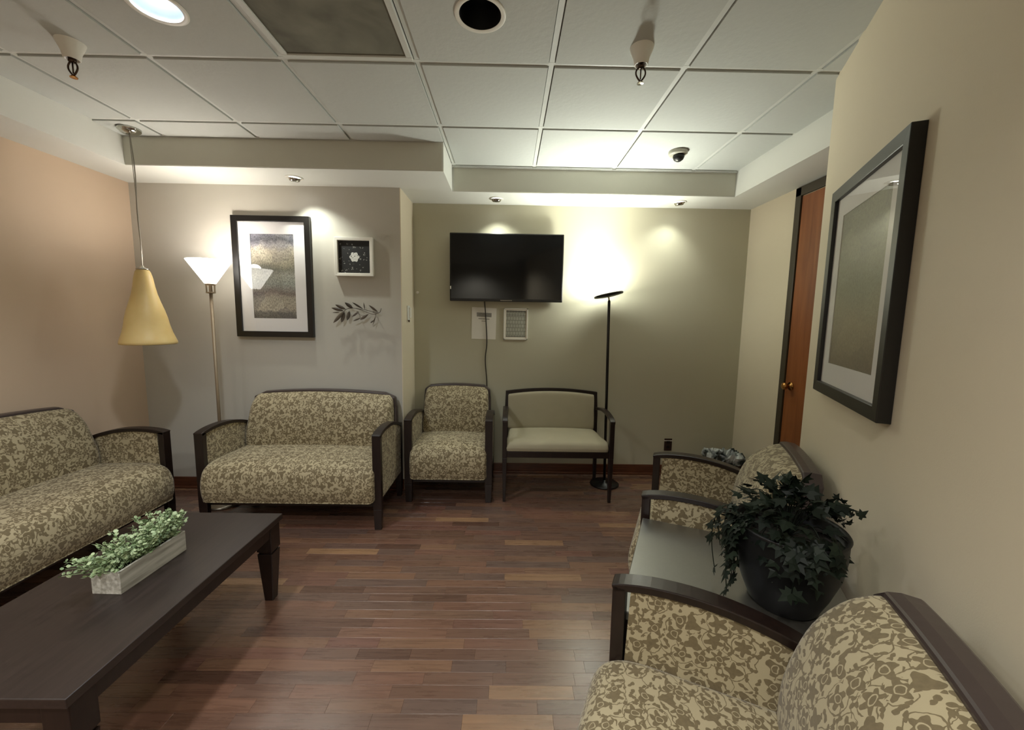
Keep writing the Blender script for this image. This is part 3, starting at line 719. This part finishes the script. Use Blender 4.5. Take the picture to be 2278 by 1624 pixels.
# ------------------------------------------------------------------ television, papers, wall pieces
def television():
    t = thing('television', 'black flat television mounted on the back wall above the papers', 'television', (-0.021, 3.58, 1.552))
    w2, h = 0.483, 0.568
    bm = new(); box(bm, -w2, w2, -.085, -.052, 0, h); obj('housing', bm, M['black'], t, bevel=0.006)
    bm = new(); b = .011; quad_uv(bm, ((-w2+b, -.0856, .022), (w2-b, -.0856, .022), (w2-b, -.0856, h-b), (-w2+b, -.0856, h-b))); obj('screen', bm, M['screen'], t)
    bm = new(); box(bm, -.22, .22, -.053, -.03, .08, .42); obj('rear_bulge', bm, M['black'], t, bevel=0.01)
    bm = new(); box(bm, -.12, .12, -.031, 0.0005, .12, .36); obj('wall_bracket', bm, M['black'], t)
    bm = new(); box(bm, -w2+.004, -w2+.012, -.0865, -.085, .10, .125); obj('sticker', bm, M['white'], t)
    bm = new(); box(bm, -.05, .05, -.0862, -.085, .007, .012); obj('badge', bm, M['steel'], t)
    return t
TV = television()
bm = new(); tube(bm, smooth_curve([(-0.212, 3.555, 1.70), (-0.209, 3.556, 1.55), (-0.200, 3.572, 1.44), (-0.187, 3.575, 1.20), (-0.200, 3.575, 1.04), (-0.184, 3.575, 0.80), (-.19, 3.575, .45), (-.19, 3.575, .26)], 6), 0.0045, 8)
pc_ = obj('power_cord', bm, M['cord'], TV, smooth=True); pc_.location = (0.021, -3.58, -1.552)
bm = new(); quad_uv(bm, ((-.324, YB-.002, 1.225), (-.110, YB-.002, 1.222), (-.104, YB-.004, 1.496), (-.321, YB-.002, 1.504)))
o = obj('paper_sheet', bm, M['paper_a']); sd = o.modifiers.new('Solidify', 'SOLIDIFY'); sd.thickness = .0008; tag(o, 'white notice sheet behind the hanging cord, short grey heading', 'paper')
t = thing('framed_form', 'white bordered form on the wall, right of the cord', 'paper', (0, 0, 0))
bm = new(); quad_uv(bm, ((-.033, YB-.005, 1.231), (.164, YB-.005, 1.231), (.166, YB-.005, 1.490), (-.030, YB-.005, 1.493))); obj('form_sheet', bm, M['paper_b'], t)
bm = new()
for b in ((-.041, .172, YB-.012, YB, 1.223, 1.233), (-.041, .172, YB-.012, YB, 1.488, 1.498), (-.041, -.031, YB-.012, YB, 1.223, 1.498), (.162, .172, YB-.012, YB, 1.223, 1.498)): box(bm, *b)
obj('holder_rim', bm, M['white'], t, bevel=0.001)

def picture(name, label, cat, loc, rz, w, h, depth, border, matw, matb, fm, art, glass=True, lip=0.006, group=None):
    """front faces -y; back on y=0; origin at bottom centre"""
    t = thing(name, label, cat, loc, rz, group)
    bm = new(); a = w/2
    O = [(-a, 0), (a, 0), (a, h), (-a, h)]; I = [(-a+border, border), (a-border, border), (a-border, h-border), (-a+border, h-border)]
    rows = [[bm.verts.new((p[0], y, p[1])) for p in ps] for ps, y in ((O, 0), (O, -depth), (I, -depth+lip*0.3), (I, -depth+lip+.012), (I, 0))]
    for A, B in zip(rows, rows[1:]):
        for i in range(4): bm.faces.new((A[i], A[(i+1) % 4], B[(i+1) % 4], B[i]))
    obj('frame', bm, fm, t, bevel=0.0025)
    y = -depth+lip+.010
    bm = new(); m1 = [(-a+border+matw, border+matb), (a-border-matw, border+matb), (a-border-matw, h-border-matw), (-a+border+matw, h-border-matw)]
    if matw > 0:
        A = [bm.verts.new((p[0], y, p[1])) for p in I]; B = [bm.verts.new((p[0], y, p[1])) for p in m1]; D = [bm.verts.new((p[0], y+.003, p[1])) for p in m1]
        for i in range(4): bm.faces.new((A[i], A[(i+1) % 4], B[(i+1) % 4], B[i])); bm.faces.new((B[i], B[(i+1) % 4], D[(i+1) % 4], D[i]))
        obj('mat_board', bm, M['mat_board'], t); bm = new()
    quad_uv(bm, [(p[0], y+.0032, p[1]) for p in m1]); obj('print', bm, art, t)
    if glass:
        bm = new(); quad_uv(bm, [(p[0], y-.005, p[1]) for p in I]); obj('glass_pane', bm, M['glass'], t)
    return t
pc = picture('framed_picture', 'tall black framed abstract print above the wide loveseat', 'picture', (-1.805, YLW-.001, 1.237), 0, .590, .910, .030, .043, .088, .10, M['frame_black'], M['art'])
picture('framed_picture', 'black framed pale green print on the cream right wall', 'picture', (*WP(1.855, WALLN+.0008)[:2], 1.112), RZ, .685, .846, .036, .045, .075, .085, M['frame_black'], M['art_green'])
picture('wall_plaque', 'small square white framed black plaque with pale ornament above the metal branch', 'picture', (-1.182, YLW-.001, 1.710), 0, .290, .290, .035, .024, 0, 0, M['white'], M['speck'], glass=False)

# metal leaf branch
def branch():
    t = thing('metal_branch', 'dark metal leafy branch on the wall under the square plaque', 'wall decoration', (-1.17, YLW-.03, 1.44))
    k = 0.382/694  # metres per pixel of the studied crop
    P = lambda x, y, d=0: ((x-474)*k, d, -(y-1180)*k)
    bm = new()
    tube(bm, smooth_curve([P(818, 1125, -.005), P(790, 1185), P(700, 1175), P(590, 1150), P(440, 1130), P(340, 1140), P(290, 1180), P(250, 1215)], 4), 0.0022, 6)
    tube(bm, smooth_curve([P(780, 1190), P(700, 1210), P(620, 1185), P(530, 1150), P(450, 1130)], 4), 0.0020, 6)
    tube(bm, smooth_curve([P(745, 1195), P(735, 1250, -.01), P(700, 1310, -.004), P(664, 1328)], 4), 0.0022, 6)
    tube(bm, smooth_curve([P(640, 1210), P(540, 1230), P(470, 1190), P(410, 1250)], 4), 0.0016, 6)
    tube(bm, [P(474, 1180, 0.0), P(474, 1180, .029)], .003, 6); tube(bm, [P(700, 1180, 0.0), P(700, 1180, .029)], .003, 6)
    obj('stem', bm, M['branch_leaf'], t, smooth=True)
    def leaf(a, b, wd, d=0):
        a, b = Vector(P(*a, d)), Vector(P(*b, d-.006)); ax = b-a; L = ax.length; ax.normalize(); sd = Vector((ax.z, 0, -ax.x)); bm = new(); n = 8
        L_, R_, Mi = [], [], []
        for i in range(n+1):
            s = i/n; c = a+ax*L*s; hw = wd*k*0.5*math.sin(PI*min(1, s*0.96+.04))**0.8
            Mi.append(bm.verts.new(c+Vector((0, .0035, 0)))); L_.append(bm.verts.new(c+sd*hw)); R_.append(bm.verts.new(c-sd*hw))
        for i in range(n): bm.faces.new((L_[i], L_[i+1], Mi[i+1], Mi[i])); bm.faces.new((Mi[i], Mi[i+1], R_[i+1], R_[i]))
        o = obj('leaf', bm, M['branch_leaf'], t, smooth=True); s_ = o.modifiers.new('Solidify', 'SOLIDIFY'); s_.thickness = .0012
    for a, b, wd in (((285, 1168), (128, 1130), 42), ((320, 1145), (185, 1085), 45), ((420, 1130), (315, 1052), 48), ((300, 1175), (150, 1340), 50), ((305, 1190), (262, 1332), 52), ((375, 1170), (345, 1300), 54),
                     ((560, 1135), (420, 1048), 26), ((630, 1215), (522, 1290), 40), ((770, 1175), (650, 1083), 30), ((590, 1145), (578, 1050), 14), ((495, 1190), (412, 1250), 26), ((530, 1265), (425, 1310), 20), ((235, 1190), (143, 1196), 14), ((720, 1290), (664, 1328), 18), ((735, 1260), (700, 1360), 12)):
        leaf(a, b, wd, random.uniform(-.008, 0))
branch()
# thermostat / intercom on the return wall, small white knob on the back wall, outlet
t = thing('thermostat', 'small white control on the narrow return wall beside the television', 'switch', (XJ, 3.36, 1.38))
bm = new(); box(bm, 0, .010, -.035, .035, 0, .12); obj('backplate', bm, M['soffit'], t, bevel=0.003)
bm = new(); box(bm, .010, .024, -.004, .026, .02, .105); obj('cover', bm, M['white'], t, bevel=0.003)
bm = new(); box(bm, .010, .019, -.026, -.012, -.015, .004); obj('lever', bm, M['bronze'], t, bevel=0.002)
bm = new(); lathe(bm, [(0, .022), (.009, .020), (.013, .012), (.010, .0), (0, 0)], 16); o = obj('wall_bumper', bm, M['white'], smooth=True); o.rotation_euler = (PI/2, 0, 0); o.location = (-.795, YB, 1.62)
tag(o, 'tiny round white bumper at the left end of the back wall', 'bumper')
t = thing('power_outlet', 'brown outlet low on the back wall, right of the bench', 'outlet', (1.482, YB, 0.225))
bm = new(); box(bm, -.035, .035, -.006, 0, 0, .115); obj('faceplate', bm, plain('brown_plate', srgb(52, 36, 30), .4), t, bevel=0.002)
for z in (.022, .066):
    bm = new(); box(bm, -.016, .016, -.009, -.005, z, z+.028); obj('socket', bm, M['black'], t, bevel=0.002)
bm = new(); box(bm, -.036, .036, -.008, 0, .092, .098); obj('trim_edge', bm, M['white'], t)

# ------------------------------------------------------------------ lamps
def lamp_left():
    t = thing('floor_lamp', 'lit floor lamp with white glass cone shade beside the wide loveseat', 'lamp', (-2.10, 2.90, 0))
    bm = new(); lathe(bm, [(0, 0), (.125, 0), (.125, .012), (.11, .020), (.03, .028), (.016, .05), (0, .05)], 40); obj('base', bm, M['steel'], t, smooth=True)
    bm = new(); lathe(bm, [(0, .03), (.0105, .03), (.0105, 1.56), (0, 1.56)], 16); obj('pole', bm, M['tan_metal'], t, smooth=True)
    bm = new(); lathe(bm, [(.0105, 1.548), (.029, 1.552), (.029, 1.558), (.012, 1.562)], 24)
    lathe(bm, [(.029, 1.604), (.031, 1.615), (.02, 1.618)], 24)
    for i in range(6): tube(bm, [(.027*math.cos(i*PI/3), .027*math.sin(i*PI/3), 1.556), (.027*math.cos(i*PI/3), .027*math.sin(i*PI/3), 1.61)], .0035, 6)
    lathe(bm, [(.010, 1.556), (.010, 1.61)], 12); obj('shade_holder', bm, M['tan_metal'], t)
    bm = new(); lathe(bm, [(.0, 1.618), (.034, 1.618), (.133, 1.775), (.133, 1.778), (.127, 1.776), (.030, 1.625), (0, 1.624)], 48); obj('lamp_shade', bm, M['lamp_glass'], t, smooth=True)
lamp_left()
def lamp_right():
    t = thing('floor_lamp', 'black floor lamp with tilted flat disc head behind the olive bench', 'lamp', (0.849, 3.335, 0))
    bm = new(); lathe(bm, [(0, 0), (.122, 0), (.122, .010), (.115, .016), (.018, .022), (.012, .04), (0, .04)], 48); obj('base', bm, M['black'], t, smooth=True)
    bm = new(); lathe(bm, [(0, .02), (.0115, .02), (.0115, 1.56), (0.008, 1.57), (0, 1.57)], 16); p = obj('pole', bm, M['black'], t, smooth=True); p.rotation_euler = (0, math.radians(-.9), 0)
    bm = new(); lathe(bm, [(0, -.012), (.05, -.012), (.115, -.004), (.120, .004), (.117, .012), (.110, .010), (0, .008)], 48); hd = obj('head', bm, M['black'], t, smooth=True)
    hd.location = (-.030, 0, 1.608); hd.rotation_euler = (math.radians(-4), math.radians(-11.5), 0)
    bm = new(); lathe(bm, [(0, .0125), (.104, .0125), (.104, .0105), (0, .0105)], 40); d_ = obj('diffuser', bm, M['led'], hd)
    bm = new(); tube(bm, [(-.0245, 0, 1.565), (-.030, 0, 1.60)], .006, 10); obj('swivel', bm, M['steel'], t)
lamp_right()
def pendant():
    t = thing('pendant_lamp', 'amber glass bell pendant on a slack cord in the left corner', 'lamp', (-2.387, 2.70, 1.2))
    bm = new(); lathe(bm, [(0, 1.352), (.062, 1.352), (.060, 1.340), (.045, 1.326), (.018, 1.318), (0, 1.318)], 32); c_ = obj('canopy', bm, M['chrome'], t, smooth=True); c_.location = (-.01, 0, 0)
    bm = new(); tube(bm, smooth_curve([(-.008, 0, 1.325), (-.004, .01, 1.1), (.003, -.006, .85), (.0, .004, .62), (0, 0, .49)], 8), .0034, 8)
    tube(bm, smooth_curve([(-.012, 0, 1.325), (.006, -.01, 1.0), (-.004, .008, .75), (.004, -.004, .6), (0, 0, .49)], 8), .002, 6); obj('cord', bm, M['steel'], t, smooth=True)
    bm = new(); lathe(bm, [(0, .512), (.012, .510), (.016, .498), (.034, .492), (.035, .484), (0, .484)], 32); obj('cap', bm, M['chrome'], t, smooth=True)
    prof = [(.040, .485), (.052, .470), (.064, .43), (.073, .38), (.085, .33), (.103, .28), (.125, .225), (.141, .175), (.152, .125), (.166, .08), (.184, .04), (.193, .018), (.194, .004), (.188, 0), (.184, .008), (.174, .04), (.157, .085), (.143, .13), (.131, .18), (.115, .23), (.094, .285), (.077, .335), (.065, .38), (.056, .43), (.044, .465), (.0, .475)]
    bm = new(); lathe(bm, prof, 48)
    for v in bm.verts:
        v.co.x *= .77; v.co.y *= .77
        a = math.atan2(v.co.y, v.co.x); v.co.x *= 1+.012*math.sin(3*a+v.co.z*9); v.co.y *= 1+.012*math.sin(3*a+v.co.z*9)
    obj('glass_shade', bm, M['amber'], t, smooth=True)
pendant()
def can(x, y, lit):
    lab = 'lit recessed ceiling can glowing cool white at the upper left' if lit else 'unlit recessed ceiling can with black inside, near the dusty vent'
    t = thing('recessed_light', lab, 'ceiling light', (x, y, ZC-.002))
    bm = new(); lathe(bm, [(.080, .001), (.098, .0005), (.0985, -.003), (.094, -.006), (.080, -.003)], 48); lathe(bm, [(.080, .001), (.080, -.003)], 48); obj('trim_ring', bm, M['white'], t, smooth=True)
    bm = new(); lathe(bm, [(.080, -.002), (.078, .02), (.070, .08), (.055, .13), (0, .135)], 48); obj('reflector', bm, M['can_lit'] if lit else M['can_dark'], t, smooth=True)
    bm = new(); lathe(bm, [(0, .075), (.025, .08), (.040, .10), (.036, .125), (0, .13)], 32); obj('bulb', bm, M['can_bulb'] if lit else M['can_dark'], t, smooth=True)
can(-1.343, 1.674, True); can(-0.124, 1.674, False)
def gimbal(x, y, aim, lab):
    t = thing('wall_washer', lab, 'ceiling light', (x, y, ZS)); 
    bm = new(); lathe(bm, [(.040, 0), (.058, 0), (.058, -.003), (.052, -.006), (.040, -.003)], 36); lathe(bm, [(.040, 0), (.040, -.003)], 36); obj('trim_ring', bm, M['white'], t, smooth=True)
    bm = new(); lathe(bm, [(.039, -.001), (.037, -.014), (.030, -.024), (.024, -.026), (.023, -.016), (0, -.013)], 32); e = obj('eyeball', bm, M['chrome'], t, smooth=True); e.rotation_euler = aim
    bm = new(); lathe(bm, [(0, -.021), (.012, -.020), (.021, -.0165), (.021, -.014), (0, -.014)], 24); obj('bulb', bm, M['bulb'], e, smooth=True)
gimbal(-1.53, 3.0, (math.radians(12), math.radians(8), 0), 'small wall washer in the soffit above the tall framed picture')
gimbal(-0.112, 3.408, (math.radians(12), 0, 0), 'small wall washer in the soffit above the television')
gimbal(1.382, 3.408, (math.radians(12), math.radians(-8), 0), 'small wall washer in the soffit above the bare right end of the back wall')
# vent
t = thing('ceiling_vent', 'dusty grey square vent panel in the ceiling between the two round cans', 'vent', (VENT[0]+G/2, VENT[1]+G/2, ZC))
bm = new(); a1, a2 = .288, .262
for b in ((-a1, a1, -a1, -a2), (-a1, a1, a2, a1), (-a1, -a2, -a2, a2), (a2, a1, -a2, a2)): box(bm, *b, -.006, .012)
obj('vent_frame', bm, M['grid'], t, bevel=0.002)
bm = new(); box(bm, -a2, a2, -a2, a2, 0.001, .008); obj('vent_panel', bm, M['vent_panel'], t)
def sprinkler(x, y, lab):
    t = thing('sprinkler', lab, 'sprinkler', (x, y, ZC-.002))
    bm = new(); lathe(bm, [(.050, 0), (.046, -.012), (.034, -.04), (.028, -.068), (.024, -.070), (.022, -.06), (0, -.06)], 32); obj('escutcheon', bm, M['white'], t, smooth=True)
    bm = new(); lathe(bm, [(0, -.06), (.014, -.062), (.014, -.078), (.010, -.082), (0, -.082)], 16)
    for s in (-1, 1): tube(bm, smooth_curve([(s*.010, 0, -.078), (s*.019, 0, -.092), (s*.019, 0, -.108), (s*.008, 0, -.126), (0, 0, -.132)], 4), .0035, 8)
    tube(bm, [(0, 0, -.08), (0, 0, -.125)], .0028, 8); obj('head', bm, M['bronze'], t, smooth=True)
    bm = new(); lathe(bm, [(0, -.130), (.006, -.132), (.014, -.140), (.013, -.143), (0, -.142)], 12); obj('deflector', bm, M['brass'] if x < 0 else M['chrome'], t)
sprinkler(0.548, 1.84, 'sprinkler head with white cone on the right ceiling, long shadow behind it'); sprinkler(-1.895, 1.89, 'sprinkler head with white cone at the upper left ceiling')
t = thing('security_camera', 'small grey dome camera on the ceiling near the right soffit', 'camera', (1.135, 2.87, ZC-.002))
bm = new(); lathe(bm, [(0, 0), (.062, 0), (.062, -.018), (.055, -.026), (0, -.026)], 36); obj('mount', bm, plain('pale_grey_plastic', srgb(176, 174, 160), .4), t, smooth=False, bevel=.003)
bm = new(); lathe(bm, [(0, -.026), (.036, -.027), (.037, -.040), (.030, -.056), (.016, -.066), (0, -.068)], 32); dm = obj('dome', bm, M['pot'], t, smooth=True); dm.location = (.004, -.004, 0)
bm = new(); lathe(bm, [(0, -.066), (.006, -.066), (.005, -.070), (0, -.071)], 12); obj('lens', bm, M['white'], dm).location = (-.012, -.012, .004)

# ------------------------------------------------------------------ planter with small-leaved greenery
def planter():
    t = thing('planter_box', 'whitewashed wooden box of light green small-leaved plants on the coffee table', 'potted plant', (-1.392, 1.468, 0.42), math.radians(-1.5))
    a, b, h, th = .052, .140, .084, .009
    for nm, bx in (('long_side', (-a, -a+th, -b, b)), ('long_side', (a-th, a, -b, b)), ('end_board', (-a+th, a-th, -b, -b+th)), ('end_board', (-a+th, a-th, b-th, b)), ('bottom_board', (-a+th, a-th, -b+th, b-th))):
        bm = new(); box(bm, *bx, 0, h if nm != 'bottom_board' else .01); obj(nm, bm, M['whitewash'], t, bevel=0.0015)
    bm = new(); box(bm, -a+th, a-th, -b+th, b-th, .01, .066); obj('soil', bm, M['soil'], t)
    bm = new(); bs = new(); R = random.Random(11)
    for i in range(190):
        y0 = R.uniform(-.125, .13); x0 = R.uniform(-.036, .036)
        out = Vector((x0*.9+R.uniform(-.022, .022), (y0*.25)+R.uniform(-.03, .03), 0)); hgt = R.uniform(.035, .105)
        if y0 > .0: hgt *= 1.12
        if y0 < -.08: out += Vector((-.03, -.03, 0)); hgt *= .8
        p0 = Vector((x0, y0, 0)); p2 = p0+out+Vector((0, 0, hgt)); p1 = p0+out*.35+Vector((0, 0, hgt*.6))
        pts = [tuple((1-t_)**2*p0+2*t_*(1-t_)*p1+t_*t_*p2) for t_ in (0, .25, .5, .75, 1)]
        tube(bs, pts, .0009, 4, cap=False)
        for k in range(15):
            t_ = R.uniform(.15, 1.0); c = (1-t_)**2*p0+2*t_*(1-t_)*p1+t_*t_*p2; c = Vector(c)
            az = R.uniform(0, 2*PI); d = Vector((math.cos(az), math.sin(az), R.uniform(-.1, .9))).normalized(); L = R.uniform(.010, .0165)
            s = d.cross(Vector((R.uniform(-1, 1), R.uniform(-1, 1), 1))).normalized(); n_ = d.cross(s)
            c = c+d*.004
            vs = [bm.verts.new(c), bm.verts.new(c+d*L*.35+s*L*.42+n_*L*.08), bm.verts.new(c+d*L*.8+s*L*.34), bm.verts.new(c+d*L), bm.verts.new(c+d*L*.8-s*L*.34), bm.verts.new(c+d*L*.35-s*L*.42+n_*L*.08)]
            bm.faces.new((vs[0], vs[1], vs[2], vs[3])); bm.faces.new((vs[0], vs[3], vs[4], vs[5]))
    obj('foliage', bm, M['box_leaf'], t, kind='stuff', loc=(0, 0, .066), label='light green small leaves'); obj('stems', bs, M['box_leaf'], t, kind='stuff', loc=(0, 0, .066))
planter()

# ivy in a black pot
def ivy():
    px, py, pz = WP(1.40, -.305, 0.552)
    t = thing('potted_ivy', 'dark trailing ivy in a round black pot on the side table', 'plant', (px, py, pz))
    bm = new(); lathe(bm, [(0, 0), (.085, 0), (.092, .006), (.115, .06), (.138, .13), (.146, .19), (.146, .235), (.150, .245), (.146, .25), (.138, .24), (.136, .21), (0, .205)], 48); obj('pot', bm, M['pot'], t, smooth=True)
    bm = new(); lathe(bm, [(0, .212), (.136, .210), (.136, .206), (0, .206)], 24); obj('soil', bm, M['soil'], t)
    # leaf mesh, 5 lobes
    def leafmesh(L, fold):
        bm = new(); o_ = [(0, 0), (-.18, -.12), (-.48, .02), (-.30, .22), (-.52, .48), (-.22, .50), (0, 1.0), (.22, .50), (.52, .48), (.30, .22), (.48, .02), (.18, -.12)]
        c = bm.verts.new((0, .35*L, .0)); vs = [bm.verts.new((x*L, y*L, -abs(x)*L*fold - max(0, y-.5)*L*.25)) for x, y in o_]
        for i in range(len(vs)): bm.faces.new((c, vs[i], vs[(i+1) % len(vs)]))
        bmesh.ops.recalc_face_normals(bm, faces=bm.faces)
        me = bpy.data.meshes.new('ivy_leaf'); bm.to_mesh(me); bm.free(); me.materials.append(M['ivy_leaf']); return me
    ms = [leafmesh(1, .25), leafmesh(1, .5), leafmesh(1, .1)]
    R = random.Random(5); bs = new()
    def place(p, d, up, L):
        y = d.normalized(); z = (up-y*up.dot(y)).normalized(); x = y.cross(z)
        m = Matrix((x*L, y*L, z*L)).transposed().to_4x4(); m.translation = p
        o = bpy.data.objects.new('ivy_leaf', R.choice(ms)); C.objects.link(o); o.parent = t; o.matrix_local = m
    nv = Vector((NW.x, NW.y, 0)); dv = Vector((DW.x, DW.y, 0))
    cnt = 0
    while cnt < 235:
        az = R.uniform(0, 2*PI); el = R.uniform(-.55, 1.0); rr = R.uniform(.105, .160)
        dirv = Vector((math.cos(az)*math.cos(el*PI/2), math.sin(az)*math.cos(el*PI/2), math.sin(el*PI/2)))
        p = Vector((0, 0, .235)) + Vector((dirv.x*rr*.98, dirv.y*rr*.98, dirv.z*rr*.98))
        if p.dot(nv) < -.13: continue     # keep off the wall
        L = R.uniform(.032, .052)
        d = (dirv+Vector((R.uniform(-.7, .7), R.uniform(-.7, .7), R.uniform(-.9, .3)))).normalized()
        if (p+d*L).dot(nv) < -.17: continue
        place(p, d, (dirv+Vector((0, 0, .6))).normalized(), L); cnt += 1
        if cnt % 5 == 0: tube(bs, smooth_curve([(0, 0, .21), tuple(p*.6+Vector((0, 0, .13))), tuple(p)], 4), .0015, 4, cap=False)
    # trailing runners toward the room side
    nr, dr = nv, dv
    for k in range(14):
        if k >= 9:
            an = math.radians(R.uniform(30, 150)); nv = nr*math.cos(an)-dr*math.sin(an); dv = nr*math.sin(an)+dr*math.cos(an)
        s0 = R.uniform(-.13, .12) if k < 9 else R.uniform(-.03, .03); n0 = R.uniform(.09, .13)
        pts = []
        drop = R.uniform(.08, .20) if k < 9 else R.uniform(.03, .13)
        ext = R.uniform(.03, .075)
        for i in range(9):
            u = i/8; p = dv*(s0*(1+.3*u)) + nv*(n0+ext*math.sin(u*PI*.7)) + Vector((0, 0, .25+.03*math.sin(u*PI)-drop*u*u-.02*u)); pts.append(tuple(p))
            if i > 0:
                for q in (-1, 1):
                    if R.random() < .8:
                        d = (nv*R.uniform(.1, .9)+dv*q*R.uniform(.3, 1)+Vector((0, 0, -R.uniform(.2, .9)))).normalized()
                        pp = p
                        if pp.z+d.z*.045 < .006: continue
                        place(pp, d, (nv+Vector((0, 0, .5))).normalized(), R.uniform(.03, .048))
        tube(bs, smooth_curve(pts, 3), .0015, 5, cap=False)
    nv, dv = nr, dr
    # sprig at the wall side
    for k in range(12):
        p = nv*R.uniform(-.17, -.11)+dv*R.uniform(-.04, .08)+Vector((0, 0, R.uniform(.25, .33)))
        place(p, Vector((R.uniform(-1, 1), R.uniform(-1, 1), R.uniform(-.2, .8))).normalized(), Vector((R.uniform(-.4, .4), -1, .3)).normalized(), R.uniform(.018, .034))
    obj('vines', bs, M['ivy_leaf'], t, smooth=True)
ivy()

# waste bin with liner, far right corner
def bin_():
    t = thing('waste_bin', 'dark waste bin with crumpled clear liner in the far right corner', 'bin', (1.845, 3.30, 0), math.radians(-6))
    bm = new()
    def ring(a, b, z): return [bm.verts.new(p) for p in ((-a, -b, z), (a, -b, z), (a, b, z), (-a, b, z))]
    rs = [ring(.10, .075, 0), ring(.128, .098, .285), ring(.122, .092, .285), ring(.095, .07, .01)]
    bm.faces.new(rs[0]); bm.faces.new(rs[3])
    for A, B in zip(rs, rs[1:]):
        for i in range(4): bm.faces.new((A[i], A[(i+1) % 4], B[(i+1) % 4], B[i]))
    obj('bin_body', bm, plain('brown_plastic_bin', srgb(40, 28, 22), .45), t, bevel=0.004)
    bm = new(); R = random.Random(2); N = 56; rows = []
    def rect(u, a, b):
        per = 2*(a+b)*2; s = u*4; k = int(s) % 4; f = s-int(s)
        return [(-a+2*a*f, -b), (a, -b+2*b*f), (a-2*a*f, b), (-a, b-2*b*f)][k]
    for (a, b, z, j) in ((.137, .107, .235, .006), (.140, .110, .262, .008), (.136, .106, .292, .008), (.128, .098, .312, .010), (.112, .084, .298, .009), (.098, .072, .25, .010), (.085, .06, .16, .006), (.08, .055, .06, .002)):
        row = []
        for i in range(N):
            x, y = rect(i/N, a, b); row.append(bm.verts.new((x+R.uniform(-j, j), y+R.uniform(-j, j), z+R.uniform(-j, j)*1.4)))
        rows.append(row)
    for A, B in zip(rows, rows[1:]):
        for i in range(N): bm.faces.new((A[i], A[(i+1) % N], B[(i+1) % N], B[i]))
    obj('liner', bm, M['liner'], t)
bin_()
